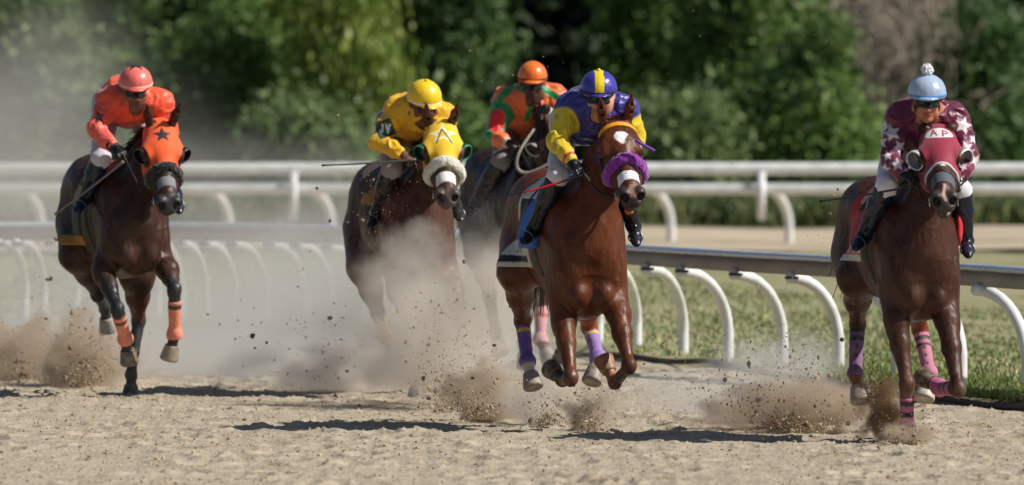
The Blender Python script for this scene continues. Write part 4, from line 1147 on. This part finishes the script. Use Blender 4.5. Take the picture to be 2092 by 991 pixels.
bit_and_bridle(H2, (.02, .012, .03), brow=S((236, 160, 40)))
fleece(H2, .350, .038, (140, 30, 160), tilt=.15)
patch_nose(H2, .425, .50, .052, (226, 228, 236))
for s in (-1, 1): strap(H2, [(.08, s*.095, -.09), (.25, s*.10, -.145), (.37, s*.075, -.15), (.44, s*.06, -.15)], .008, S((104, 40, 150)), off=.015, name='halter_strap')
q = [P(1298, 286, 82.0), P(1316, 297, 82.0), P(1338, 309, 82.0)]
V, F = tube_vf(spline(q, 8), .011, 6); mesh('loose_strap', V, F, M['strap'], H2.T, col=np.tile(S((110, 36, 160)), (len(V), 1)))
# ---- left horse, orange hood
og = band_wrap((236, 140, 110), [(.10, .20, (50, 50, 54)), (.32, .42, (50, 50, 54))])
bl = (44, 46, 50)
def cloth_dark(V, X):
    C = np.tile(np.array(S((40, 36, 40))), (len(V), 1)); z = X[:, 2]; return mixc(C, S((170, 120, 40)), (z < 1.09).astype(float))
H3 = make_horse(dict(label='dark bay racehorse in orange hood with a black star, leftmost', Y=90.0, u=286, yaw=14, z=.02, st=.05, scale=1.05, seed=3,
    coat=(86, 56, 44), neckdark=.72, poll=(328, 246, .05), muz=(346, 388, -.36), roll=.18, hs=1.05, jaw=.0, ear=(-.02, .028, .165),
    FR=[(212, 555, .10), (240, 632, -.16), (256, 692, .02), (266, 748, .10)],
    FL=[(342, 552, .08), (357, 592, -.14), (357, 682, -.05), (341, 752, .0)],
    HR=[(158, 520, .95), (200, 600, 1.25), (213, 628, 1.55), (220, 665, 1.62)],
    HL=[(280, 560, .90), (283, 655, 1.15), (268, 766, 1.05), (267, 806, .98)],
    legcol=dict(FR=[bl, bl, bl, bl, (30, 30, 34)], FL=[(60, 50, 48), bl, bl, (40, 40, 44), (44, 46, 50)], HR=[(50, 36, 34), bl, bl, bl, (60, 62, 66)], HL=[(96, 62, 48), (56, 50, 50), bl, bl, bl]),
    hoofcol=dict(FR=(90, 86, 80), FL=(140, 132, 118), HR=(160, 160, 158), HL=(52, 54, 62)),
    wraps=dict(a=('FL', .25, 1.10, og, 1.14), b=('FR', .15, 1.10, og, 1.14)),
    muzzle=(54, 54, 58), cloths=[('saddle_cloth', .012, -.98, -.58, 1.02, cloth_dark, 'cloth', .2), ('number_cloth', .022, -.66, -.36, 1.42, S((200, 40, 34)), 'cloth', .3), ('under_pad', .030, -.78, -.48, 1.30, S((150, 128, 100)), 'cloth', .12)],
    tail=(.1, 1, -.3)))
def hood3(V):
    X = H3.HL(V); C = np.tile(np.array(S((255, 98, 40))), (len(V), 1))
    d = star2((X[:, 1]+.003)*1.17, -(X[:, 0]-.125), .062); C = mixc(C, S((26, 24, 26)), sstep(-d, -.002, .002)*(X[:, 2] > -.1))
    for s in (-1, 1):
        d = star2(X[:, 0]-.30, X[:, 2]+.19, .05, .5); C = mixc(C, S((26, 24, 26)), sstep(-d, -.002, .002)*(np.abs(X[:, 1]) > .03))
    return C
hd3 = hood_cut(H3, lambda X: .335+.75*np.maximum(-X[..., 2]-.10, 0), hood3, .060, low=-.27, x0=-.02)
for s in (-1, 1): blinker(H3, s, .058, (24, 24, 28), (60, 60, 66), hd3, out=.128)
bit_and_bridle(H3)
fleece(H3, .345, .033, (22, 20, 22), tilt=.15)
patch_nose(H3, .41, .485, .048, (126, 126, 132))
# ---- yellow hooded horse
H4 = make_horse(dict(label='brown racehorse in yellow hood and white fleece noseband, half hidden by dust', Y=90.0, u=868, yaw=12, z=-.03, scale=1.05, seed=4,
    coat=(104, 66, 50), neckdark=.8, poll=(901, 243, .05), muz=(914, 372, -.40), roll=.08, hs=1.04, ear=(-.02, .024, .14),
    FR=[(812, 590, .10), (848, 680, -.18), (850, 768, -.05), (850, 808, -.08)],
    FL=[(925, 590, .08), (940, 665, -.16), (935, 735, .0), (928, 775, .06)],
    HR=[(745, 545, .95), (772, 640, 1.30), (790, 690, 1.40), (806, 730, 1.40)],
    HL=[(865, 590, .9), (862, 660, 1.1), (862, 730, 1.0), (860, 770, .95)],
    legcol=dict(FR=[n_]+[(80, 54, 42)]*4, FL=[n_]+[(80, 54, 42)]*4, HR=[(84, 56, 44)]*2+[(70, 50, 42)]*3, HL=[n_]+[(80, 54, 42)]*4),
    hoofcol=dict(FR=(80, 72, 64), FL=(80, 72, 64), HR=(150, 140, 130), HL=(90, 80, 70)),
    wraps=dict(a=('HR', .1, 1.12, band_wrap((226, 186, 80), []), 1.14), b=('FR', .2, 1.10, band_wrap((226, 190, 90), [(.5, .6, (90, 120, 80))]), 1.14)),
    muzzle=(86, 76, 74), cloths=[('saddle_cloth', .014, -1.15, -.56, 1.22, S((58, 46, 40)), 'cloth', .2), ('number_cloth', .022, -.80, -.52, 1.30, S((150, 110, 40)), 'cloth', .2)], tail=(-.1, .8, -.3)))
def hood4(V):
    X = H4.HL(V); C = np.tile(np.array(S((246, 196, 28))), (len(V), 1)); f_ = (X[:, 2] > -.12)
    x, y = X[:, 1], -(X[:, 0]-.155)
    d = np.abs(star2(x, y-.012, .062)); C = mixc(C, S((244, 240, 220)), sstep(.0055-d, -.002, .002)*f_)
    d = seg2(x, y, [(-.036, -.055, -.004, .052), (-.004, .052, .042, -.055)]); C = mixc(C, S((28, 84, 56)), sstep(.0045-d, -.002, .002)*f_)
    return mixc(C, S((220, 224, 236)), sstep(np.abs(X[:, 1])-.098, 0, .006)*(X[:, 0] < .16))
hd4 = hood_cut(H4, lambda X: .335+.75*np.maximum(-X[..., 2]-.10, 0), hood4, .060, low=-.27, x0=-.01)
for s in (-1, 1): blinker(H4, s, .060, (20, 74, 66), (60, 130, 112), hd4, out=.130)
bit_and_bridle(H4, S((40, 70, 50)))
fleece(H4, .350, .038, (232, 228, 216), tilt=.15)
patch_nose(H4, .42, .505, .052, (232, 232, 232))
# ---- dark horse between and behind
H5 = make_horse(dict(label='dark brown racehorse behind the chestnut one, its head hidden by the blue and yellow rider', Y=94.4, u=1130, yaw=18, z=.02, scale=1.05, seed=5,
    coat=(66, 44, 38), neckdark=.8, poll=(1118, 232, .05), muz=(1150, 360, -.26), roll=.1, ear=(-.02, .024, .14),
    FR=[(1080, 570, .10), (1075, 650, -.15), (1068, 700, .05), (1072, 735, .10)],
    FL=[(1160, 560, .08), (1172, 640, -.15), (1160, 690, .05), (1150, 720, .1)],
    HR=[(985, 520, .95), (1000, 600, 1.25), (1012, 680, 1.2), (1020, 715, 1.1)],
    HL=[(1105, 545, .90), (1106, 620, 1.1), (1104, 695, 1.0), (1118, 725, .95)],
    legcol=dict(FR=[n_]+[(44, 36, 36)]*4, FL=[n_]+[(44, 36, 36)]*4, HR=[n_]+[(44, 36, 36)]*4, HL=[(110, 70, 52)]*2+[(90, 60, 50)]*3),
    hoofcol=dict(FR=(50, 46, 46), FL=(60, 56, 56), HR=(60, 56, 56), HL=(150, 146, 142)),
    wraps=dict(a=('HL', .1, 1.1, band_wrap((206, 150, 160), [(.3, .4, (200, 80, 90))]), 1.14)),
    cloths=[('saddle_cloth', .014, -.98, -.60, 1.16, S((44, 50, 110)), 'cloth', .2), ('number_cloth', .022, -.80, -.52, 1.20, S((30, 28, 34)), 'cloth', .2)], tail=(-.1, .8, -.3)))
bit_and_bridle(H5)
for s in (-1,): blinker(H5, s, .060, (90, 90, 92), (226, 220, 200), H5.T, out=.130)
# ================================================================ riders
def stars_paint(lst, col):
    def f(V, C, K, HL, J):
        for (u, v, d, R, rot) in lst:
            c = J((u, v, d)); m = sstep(-star2(V[:, 0]-c[0], V[:, 2]-c[2], R, rot, .45), -.003, .003)*(V[:, 1] < c[1]+.12); C = mixc(C, S(col), m)
        return C
    return f
rs = random.Random(4); L1 = []
for (u, v, R) in [(1822, 272, .060), (1799, 290, .048), (1838, 300, .044), (1812, 318, .034), (1832, 335, .046), (1852, 350, .034), (1806, 345, .038), (1968, 256, .060), (1990, 284, .036), (1972, 303, .054), (1992, 328, .044), (1966, 340, .030), (1790, 322, .03)]:
    L1.append((u, v, .1, R, rs.uniform(0, 1.2)))
make_jockey(dict(Y=80.5, label='jockey in maroon silks with white stars and pale blue cap with a white pompom', skin=(186, 126, 98), glove=(26, 28, 26), hr=(.136, .123, .122),
    silks=dict(torso=(104, 22, 64), upR=(104, 22, 64), upL=(104, 22, 64), loR=(108, 24, 66), loL=(120, 26, 76)), paint=stars_paint(L1, (226, 214, 220)),
    breeches=(226, 226, 240), boot=(24, 34, 56), look=(.0, -1, -.16),
    helmet=lambda X, V: mixc(np.tile(np.array(S((176, 194, 222))), (len(V), 1)), S((150, 172, 206)), ((X[:, 1] > .0).astype(float)*.35+(np.abs(np.abs(X[:, 1])-.075) < .004)*.5)), peak=(150, 176, 214), band=(84, 148, 216), pompom=(228, 230, 238),
    j=dict(head=(1894, 208, .08), shR=(1842, 240, .22), shL=(1948, 240, .20), elR=(1818, 322, .08), elL=(1976, 318, .06), wrR=(1848, 360, -.06), wrL=(1962, 366, -.08), haR=(1868, 366, -.14), haL=(1948, 380, -.16),
           pelvis=(1868, 270, .74), knR=(1812, 380, .16), knL=(1962, 388, .26), anR=(1764, 484, .34), anL=(1974, 492, .42), toR=(1748, 506, .18), toL=(1978, 520, .28))), H1)
def paint2(V, C, K, HL, J):
    # yellow sleeves start on a slanted seam, red bands at the wrists
    for w_ in ('wrR', 'wrL'):
        e = K['el'+w_[-1]]; a = nrm(K[w_]-e); t = (V-K[w_])@a; m = sstep(t, -.055, -.050)*sstep(-t, .030, .035)*(np.linalg.norm(V-K[w_], axis=1) < .11); C = mixc(C, S((196, 40, 44)), m)
    return C
make_jockey(dict(Y=82.3, label='jockey in blue and yellow silks and blue cap with a yellow stripe', skin=(196, 138, 112), glove=(18, 18, 20), hr=(.134, .121, .120),
    silks=dict(torso=(50, 44, 140), upR=(222, 196, 20), upL=(222, 196, 20), loR=(222, 190, 24), loL=(222, 190, 24)), paint=paint2,
    breeches=(206, 204, 220), boot=(20, 26, 38), look=(.06, -1, -.25),
    helmet=lambda X, V: mixc(np.tile(np.array(S((66, 60, 168))), (len(V), 1)), S((240, 212, 20)), (np.abs(X[:, 1]) < .029).astype(float)), peak=(58, 52, 150), band=(28, 26, 60), button=(240, 212, 20),
    j=dict(head=(1223, 198, .12), shR=(1166, 222, .20), shL=(1274, 226, .18), elR=(1136, 288, .06), elL=(1300, 290, .20), wrR=(1168, 334, -.06), wrL=(1262, 345, .10), haR=(1190, 352, -.14), haL=(1246, 362, .02),
           pelvis=(1186, 250, .72), knR=(1140, 360, .14), knL=(1268, 370, .28), anR=(1088, 472, .34), anL=(1294, 462, .45), toR=(1070, 494, .16), toL=(1300, 496, .30))), H2)
def paint3(V, C, K, HL, J):
    c = J((201, 240, 0)); m = sstep(-star2(V[:, 0]-c[0], V[:, 2]-c[2], .056, .2), -.002, .002)*(V[:, 1] < K['elR'][1]+.15); return mixc(C, S((24, 20, 22)), m)
def helm3(X, V):
    C = np.tile(np.array(S((244, 122, 112))), (len(V), 1)); d = star2(X[:, 1], (X[:, 0]+.03)*-1.0, .085, 0, .40); return mixc(C, S((22, 20, 24)), sstep(-d, -.003, .003)*(X[:, 2] > .10))
make_jockey(dict(Y=90.0, label='jockey in bright orange silks with a black sleeve star and coral cap, leftmost', skin=(136, 92, 74), glove=(20, 20, 22), cuff=(24, 22, 22), hr=(.134, .121, .120),
    silks=dict(torso=(250, 88, 52), upR=(252, 92, 66), upL=(250, 90, 58), loR=(252, 108, 90), loL=(250, 88, 52)), paint=paint3,
    breeches=(206, 204, 222), boot=(26, 38, 62), look=(.10, -1, -.30),
    helmet=helm3, peak=(240, 110, 96), band=(236, 206, 190),
    j=dict(head=(277, 184, .10), shR=(222, 206, .18), shL=(326, 210, .16), elR=(198, 266, .04), elL=(348, 264, .20), wrR=(234, 302, -.08), wrL=(300, 318, .10), haR=(252, 318, -.16), haL=(286, 330, .02),
           pelvis=(246, 214, .70), knR=(206, 322, .14), knL=(330, 330, .28), anR=(174, 406, .36), anL=(358, 398, .45), toR=(158, 430, .18), toL=(366, 430, .30))), H3)
def paint4(V, C, K, HL, J):
    c = J((786, 263, 0)); x, z = V[:, 0]-c[0], V[:, 2]-c[2]; fr = (V[:, 1] < c[1]+.12)
    m = sstep(.056-np.maximum(np.abs(x*.8+z*.35), np.abs(z*.85-x*.3)), -.002, .002)*fr; C = mixc(C, S((16, 60, 48)), m)
    for ch, cx in (('J', -.026), ('V', .022)):
        d = seg2((x-cx)/.046, z/.056, LET[ch]); C = mixc(C, S((226, 236, 226)), sstep(.15-d, -.04, .04)*m)
    return C
make_jockey(dict(Y=90.0, label='jockey in plain yellow silks and yellow cap with a green J V sleeve patch', skin=(112, 74, 58), glove=None, cuff=None, hr=(.134, .124, .128),
    silks=dict(torso=(236, 180, 20), upR=(240, 184, 20), upL=(240, 184, 20), loR=(240, 184, 20), loL=(240, 184, 20)), paint=paint4,
    breeches=(150, 144, 146), boot=(34, 34, 38), look=(.45, -1, -.50),
    helmet=(248, 208, 36), peak=(244, 196, 30), band=(246, 238, 200), button=(248, 208, 36),
    j=dict(head=(866, 214, .10), shR=(812, 226, .20), shL=(902, 236, .16), elR=(772, 288, .06), elL=(915, 296, .22), wrR=(824, 316, -.06), wrL=(872, 322, .10), haR=(846, 330, -.14), haL=(868, 338, .02),
           pelvis=(826, 256, .66), knR=(800, 346, .14), knL=(890, 340, .28), anR=(770, 436, .36), anL=(930, 420, .45), toR=(756, 460, .18), toL=(940, 446, .30))), H4)
def paint5(V, C, K, HL, J):
    gr, rd, orr = S((14, 140, 76)), S((224, 30, 40)), S((240, 116, 60))
    def strip(a, b, w_): 
        a, b = J((a[0], a[1], 0)), J((b[0], b[1], 0)); return seg2(V[:, 0], V[:, 2], [(a[0], a[2], b[0], b[2])])-w_
    for a, b, w_ in (((1022, 200), (1052, 172), .026), ((1096, 195), (1075, 245), .020), ((1108, 180), (1140, 200), .026), ((1060, 180), (1096, 200), .018)): C = mixc(C, gr, sstep(-strip(a, b, w_), -.003, .003))
    C = mixc(C, rd, sstep(-strip((1094, 214), (1096, 216), .026), -.003, .003))
    C = mixc(C, rd, sstep(-strip((1016, 238), (1014, 256), .056), -.003, .003)*(np.linalg.norm(V-(K['shR']*.3+K['elR']*.7), axis=1) < .2))
    a = nrm(K['wrR']-K['elR']); t = (V-K['elR'])@a; C = mixc(C, orr, sstep(t, .05, .056)*(np.linalg.norm(V-K['wrR'], axis=1) < .2)); return C
make_jockey(dict(Y=94.4, label='jockey in orange and green silks with red patches and plain orange helmet', skin=(92, 60, 48), glove=(28, 22, 24), cuff=(200, 190, 180), hr=(.126, .110, .118),
    silks=dict(torso=(238, 112, 54), upR=(14, 140, 76), upL=(238, 130, 80), loR=(14, 140, 76), loL=(238, 112, 54)), paint=paint5,
    breeches=(120, 116, 118), boot=(30, 30, 36), look=(.0, -1, -.20),
    helmet=(242, 120, 44), peak=(240, 118, 44), band=(60, 40, 30),
    j=dict(head=(1088, 172, .10), shR=(1034, 204, .18), shL=(1132, 200, .16), elR=(1008, 276, .06), elL=(1150, 262, .10), wrR=(1036, 292, -.06), wrL=(1118, 228, -.16), haR=(1058, 296, -.14), haL=(1104, 212, -.26),
           pelvis=(1072, 250, .66), knR=(1022, 330, .10), knL=(1110, 330, .28), anR=(972, 416, .30), anL=(1136, 420, .5), toR=(958, 438, .12), toL=(1140, 446, .42))), H5)
whip([(1876, 378, -.14), (1780, 396, -.16), (1673, 412, -.18)], 80.5, 'black whip held low by the jockey in maroon silks', (20, 18, 20))
whip([(1196, 356, -.14), (1090, 388, -.18), (989, 408, -.22)], 82.3, 'black and red whip in the hand of the blue and yellow jockey', (22, 20, 22), (.25, .6, (190, 24, 48)))
whip([(850, 326, -.14), (750, 334, -.16), (657, 338, -.18)], 90.0, 'thin grey whip pointing left from the yellow jockey', (88, 86, 84))
whip([(252, 330, -.14), (180, 388, .0), (112, 438, .1)], 90.0, 'grey whip slanting down behind the leftmost jockey', (120, 118, 116), r=.010)

V, F = tube_vf(spline([P(1092, 262, 94.2), P(1060, 312, 94.1), P(1058, 345, 94.1), P(1085, 352, 94.1), P(1140, 324, 94.1)], 20), .012, 8)
mesh('neck_strap', V, F, M['strap'], H5.T, col=np.tile(S((150, 145, 136)), (len(V), 1)))

for (H, a, rad, colr) in ((H1, (1958, 462, .34), (.030, .10, .13), (200, 20, 40)), (H2, (1284, 416, .36), (.045, .06, .085), (226, 140, 50))):
    c0 = P(a[0], a[1], H.D['Y']+a[2]); Fd = Field(); Fd.ell(c0, rad, None, .02, 'a')
    V, Q = remesh(lambda q: Fd(q)+.006*vnoise(q, 18), c0-.15, c0+.15, .007); mesh('cloth_flap', V, Q, M['cloth'], H.T, col=np.tile(S(colr), (len(V), 1)))
# ================================================================ flying sand and dust
def dust_mat(dens, col, nscale, lo_, hi_, seed, warp=(0.0, 3.0), aniso=.2):
    m = bpy.data.materials.new('dust in the air'); m.use_nodes = True; nt = m.node_tree; nt.nodes.clear(); L = nt.links.new
    out = N(nt, 'ShaderNodeOutputMaterial'); pv = N(nt, 'ShaderNodeVolumePrincipled'); L(pv.outputs[0], out.inputs['Volume'])
    pv.inputs['Color'].default_value = (*col, 1); pv.inputs['Anisotropy'].default_value = aniso
    tc = N(nt, 'ShaderNodeTexCoord')
    v = N(nt, 'ShaderNodeVectorMath', operation='MULTIPLY_ADD'); v.inputs[1].default_value = (2, 2, 2); v.inputs[2].default_value = (-1, -1, -1); L(tc.outputs['Generated'], v.inputs[0])
    wn = N(nt, 'ShaderNodeTexNoise'); wn.inputs['Scale'].default_value = warp[1]; wn.inputs['Detail'].default_value = 3
    mw = N(nt, 'ShaderNodeMapping'); mw.inputs['Location'].default_value = (seed*1.3, seed*2.7, seed*.4); L(tc.outputs['Generated'], mw.inputs[0]); L(mw.outputs[0], wn.inputs['Vector'])
    w1 = N(nt, 'ShaderNodeVectorMath', operation='SUBTRACT'); L(wn.outputs['Color'], w1.inputs[0]); w1.inputs[1].default_value = (.5, .5, .5)
    w2 = N(nt, 'ShaderNodeVectorMath', operation='MULTIPLY_ADD'); L(w1.outputs[0], w2.inputs[0]); w2.inputs[1].default_value = (warp[0],)*3; L(v.outputs[0], w2.inputs[2])
    ln = N(nt, 'ShaderNodeVectorMath', operation='LENGTH'); L(w2.outputs[0], ln.inputs[0])
    l0 = N(nt, 'ShaderNodeVectorMath', operation='LENGTH'); L(v.outputs[0], l0.inputs[0])
    f0 = N(nt, 'ShaderNodeMapRange'); f0.interpolation_type = 'SMOOTHSTEP'; f0.inputs[1].default_value = 1.0; f0.inputs[2].default_value = .7; L(l0.outputs['Value'], f0.inputs[0])
    fa = N(nt, 'ShaderNodeMapRange'); fa.interpolation_type = 'SMOOTHSTEP'; fa.inputs[1].default_value = 1.0; fa.inputs[2].default_value = .15; L(ln.outputs['Value'], fa.inputs[0])
    nz = N(nt, 'ShaderNodeTexNoise'); nz.inputs['Scale'].default_value = nscale; nz.inputs['Detail'].default_value = 5; nz.inputs['Roughness'].default_value = .6
    mp = N(nt, 'ShaderNodeMapping'); mp.inputs['Location'].default_value = (seed*3.1, seed*1.7, seed*.9); L(tc.outputs['Object'], mp.inputs[0]); L(mp.outputs[0], nz.inputs['Vector'])
    ad = N(nt, 'ShaderNodeMath', operation='MULTIPLY_ADD'); L(fa.outputs[0], ad.inputs[0]); ad.inputs[1].default_value = .5; L(nz.outputs[0], ad.inputs[2])
    mr = N(nt, 'ShaderNodeMapRange'); mr.inputs[1].default_value = lo_; mr.inputs[2].default_value = hi_; mr.inputs[3].default_value = 0; mr.inputs[4].default_value = dens; L(ad.outputs[0], mr.inputs[0])
    m0 = N(nt, 'ShaderNodeMath', operation='MULTIPLY'); L(mr.outputs[0], m0.inputs[0]); L(f0.outputs[0], m0.inputs[1])
    mu = N(nt, 'ShaderNodeMath', operation='MULTIPLY'); L(m0.outputs[0], mu.inputs[0]); L(fa.outputs[0], mu.inputs[1]); L(mu.outputs[0], pv.inputs['Density'])
    return m
def ico(n=2):
    import bmesh
    bm = bmesh.new(); bmesh.ops.create_icosphere(bm, subdivisions=n, radius=1.0)
    V = np.array([v.co[:] for v in bm.verts]); F = np.array([[v.index for v in f.verts] for f in bm.faces]); bm.free(); return V, F
ICO, ICOF = ico(3)
def dust(u, v, Y, rad, dens, col, label, nscale=2.0, lo_=.55, hi_=1.0, seed=0, tilt=0, warp=(1.5, 3.2)):
    c = P(u, v, Y); V = ICO*np.array(rad); 
    o = mesh('dust_cloud', V+c, ICOF, dust_mat(dens, S(col), nscale, lo_, hi_, seed, warp), origin=c); o['kind'] = 'stuff'; o['label'] = label; o['category'] = 'dust'
    if tilt: o.rotation_euler = (0, math.radians(tilt), 0)
    return o
PALE, TAN, BRN = (232, 232, 230), (240, 234, 226), (216, 202, 184)
dust(400, 600, 102, (3.6, 5.0, 1.7), .44, PALE, 'wide pale dust haze behind the leftmost horse and over the rails', 1.0, .50, 1.05, 1)
dust(420, 760, 96.0, (3.4, 4.0, .80), 1.0, PALE, 'thick low dust between the leftmost horse and the posts of the rail', 1.3, .50, 1.05, 21)
dust(20, 400, 104, (2.4, 6.0, 2.2), .16, PALE, 'tall thin dust haze at the left edge', .8, .50, 1.05, 2)
dust(800, 620, 98, (1.9, 4.5, 1.25), .60, PALE, 'pale dust haze behind the yellow hooded horse', 1.2, .50, 1.0, 3)
dust(1040, 690, 96.5, (1.1, 3.0, .65), .45, PALE, 'thin dust between the yellow hooded and the chestnut horses', 1.6, .52, 1.0, 4)
dust(940, 640, 87.2, (.80, .8, 1.10), 4.0, TAN, 'sunlit dust plume thrown up in front of the yellow hooded horse', 3.2, .66, 1.1, 5, 14)
dust(850, 600, 88.0, (.70, .7, .80), 4.0, TAN, 'thin sunlit dust wisps before the yellow hooded horse chest', 4.0, .66, 1.1, 6, 20)
dust(890, 730, 88.0, (.85, .9, .46), 7.0, TAN, 'low dust billow at the feet of the yellow hooded horse', 3.0, .58, 1.05, 7)
dust(850, 700, 88.7, (1.3, .55, .62), 1.8, PALE, 'pale veil of dust over the legs of the yellow hooded horse', 2.2, .56, 1.05, 27)
dust(700, 760, 91.5, (.80, 1.2, .34), 5.0, TAN, 'low sand drift between the leftmost and the yellow hooded horses', 3.0, .60, 1.05, 8)
dust(560, 740, 92.5, (.8, 1.4, .40), 1.2, PALE, 'faint dust low over the track at left centre', 2.0, .55, 1.0, 9)
dust(165, 730, 92.8, (.62, .7, .66), 22, BRN, 'brown sand burst behind the feet of the leftmost horse', 4.5, .72, 1.05, 10, 12)
dust(20, 740, 94.0, (.7, .9, .6), 12, BRN, 'brown sand burst at the left edge', 4.0, .70, 1.05, 11)
dust(985, 815, 84.6, (.50, .5, .42), 22, BRN, 'brown sand burst low behind the chestnut horse', 5.5, .72, 1.05, 12)
dust(1110, 830, 83.8, (.42, .5, .36), 10, TAN, 'sand puff under the chestnut horse', 5.0, .68, 1.05, 13)
dust(1195, 850, 82.4, (.30, .4, .28), 20, BRN, 'small sand puff below the lilac wrapped hind leg', 6.5, .70, 1.05, 14)
dust(1630, 830, 82.8, (.95, .8, .46), 20, BRN, 'brown sand burst behind the rightmost horse', 4.6, .70, 1.05, 15)
dust(1600, 760, 84.0, (.70, 1.0, .46), 1.6, PALE, 'thin dust above the sand burst behind the rightmost horse', 2.6, .55, 1.0, 16)
dust(1400, 800, 85.5, (.75, 1.2, .24), 1.2, PALE, 'thin low dust between the two rightmost horses', 2.6, .55, 1.0, 17)
dust(1806, 840, 80.9, (.26, .35, .42), 34, (160, 134, 106), 'dark sand jet beside the planted foot of the rightmost horse', 7.0, .72, 1.05, 18, 8)
dust(1858, 890, 80.0, (.27, .35, .14), 24, BRN, 'sand mound splashing round the planted foot of the rightmost horse', 8.0, .66, 1.0, 19)
# clods: irregular crumbs of sand in the air and on the track
BASE_V, BASE_F = ico(1)
def clods(name, label, pts, sizes, cols, seed, mat='hoof'):
    r = np.random.default_rng(seed); n = len(pts); nb = len(BASE_V)
    sc3 = r.uniform(.5, 1.2, (n, 1, 3))*np.asarray(sizes)[:, None, None]*r.uniform(.75, 1.25, (n, nb, 1))
    V = (BASE_V[None]*sc3+np.asarray(pts)[:, None, :]).reshape(-1, 3)
    F = (np.arange(n)[:, None, None]*nb+BASE_F[None]).reshape(-1, 3)
    C = np.array(cols)[r.integers(0, len(cols), n)]*r.uniform(.75, 1.2, (n, 1)); C = np.repeat(C, nb, 0)
    o = mesh(name, V, F, M['clod'], col=C, smooth=False, origin=np.mean(pts, 0)); o['kind'] = 'stuff'; o['label'] = label; o['category'] = 'sand'
    return o
M['clod'] = vmat('sand clod', rough=.95, var=.2, vscale=60, bump=0, spec=.15)
SC = [S((176, 156, 130)), S((150, 130, 106)), S((120, 102, 84)), S((192, 174, 150))]
def burst(u, v, Y, n, ru, rv, depth, smax_, label, seed, pw=2.6, slant=0.0, cols=None, fan=True):
    """a fan of crumbs: v is its foot; it thins out upwards and leans by slant"""
    r = np.random.default_rng(seed); t = r.gamma(1.15, .75, n); x = r.normal(0, 1, n)*(.55+.5*t)
    lobes = r.uniform(-1.2, 1.2, 9); x = x*.6+.7*lobes[r.integers(0, 9, n)]*(.5+.5*t)
    if not fan: t = r.normal(0, 1, n); x = r.normal(0, 1, n)
    dd = r.normal(0, depth, n); pts = np.array([P(u+a*ru+slant*b*rv, v-b*rv, Y+c) for a, b, c in zip(x, t, dd)])
    pts[:, 2] = np.where(pts[:, 2] < .015, r.uniform(.01, .08, n), pts[:, 2])
    s = smax_*(.08+.42*r.random(n)**(pw+1)); s = np.where(r.random(n) < .012, smax_, s)
    return clods('flying_sand', label, pts, s, cols or SC, seed)
burst(165, 795, 92.4, 2600, 46, 62, .25, .020, 'sand crumbs flying in the burst behind the leftmost horse', 41)
burst(30, 795, 93.5, 1200, 55, 70, .4, .020, 'sand crumbs flying at the left edge', 42)
burst(650, 700, 90.5, 420, 80, 62, .6, .019, 'dark clods flying left of the yellow hooded horse', 43, 3.0, cols=[S((96, 78, 60)), S((70, 56, 44)), S((150, 124, 92))], fan=False)
burst(925, 860, 86.8, 2600, 60, 110, .4, .018, 'sand crumbs thrown up in front of the yellow hooded horse', 44, 2.6)
burst(985, 858, 84.4, 2600, 44, 34, .25, .017, 'sand crumbs in the burst low behind the chestnut horse', 45)
burst(785, 470, 89.0, 420, 50, 95, .25, .008, 'golden specks of sand over the flank of the yellow hooded horse', 46, 1.5, cols=[S((220, 190, 130)), S((190, 160, 110))], fan=False)
burst(1120, 878, 83.6, 2000, 36, 38, .25, .015, 'sand crumbs in the puff under the chestnut horse', 47)
burst(1200, 885, 82.2, 1500, 22, 30, .2, .015, 'sand crumbs below the lilac wrapped hind leg', 48)
burst(1650, 885, 82.6, 6500, 78, 44, .3, .019, 'sand crumbs in the burst behind the rightmost horse', 49, slant=-.5)
burst(1640, 790, 83.2, 700, 34, 75, .4, .015, 'loose crumbs rising above the burst behind the rightmost horse', 50, 2.6, slant=-.2)
burst(1700, 430, 83.0, 170, 26, 45, .3, .010, 'small crumbs flying by the whip of the maroon jockey', 51, fan=False)
burst(1808, 900, 80.8, 2400, 15, 52, .15, .014, 'sand crumbs in the dark jet by the planted foot', 52, cols=[S((150, 126, 100)), S((116, 94, 72))], slant=-.15)
burst(1858, 916, 80.0, 4200, 24, 20, .15, .012, 'sand crumbs splashing round the planted foot', 53)
burst(1150, 120, 88.0, 260, 420, 80, 1.0, .008, 'tiny specks of sand flying in front of the dark trees', 54, 1.5, fan=False)
burst(520, 560, 91.0, 260, 260, 130, .8, .013, 'scattered specks flying across the left half', 55, 3, fan=False)
r = np.random.default_rng(60); n = 17000
x = r.uniform(-4.4, 4.6, n); y = r.uniform(71, 93, n); p2 = np.column_stack([x, y]); zz = hump(p2)
clods('loose_clods', 'loose crumbs lying all over the track sand', np.column_stack([x, y, zz+.002]), .002+.013*r.random(n)**5, [S((200, 182, 154)), S((176, 152, 120)), S((150, 124, 94))], 61)
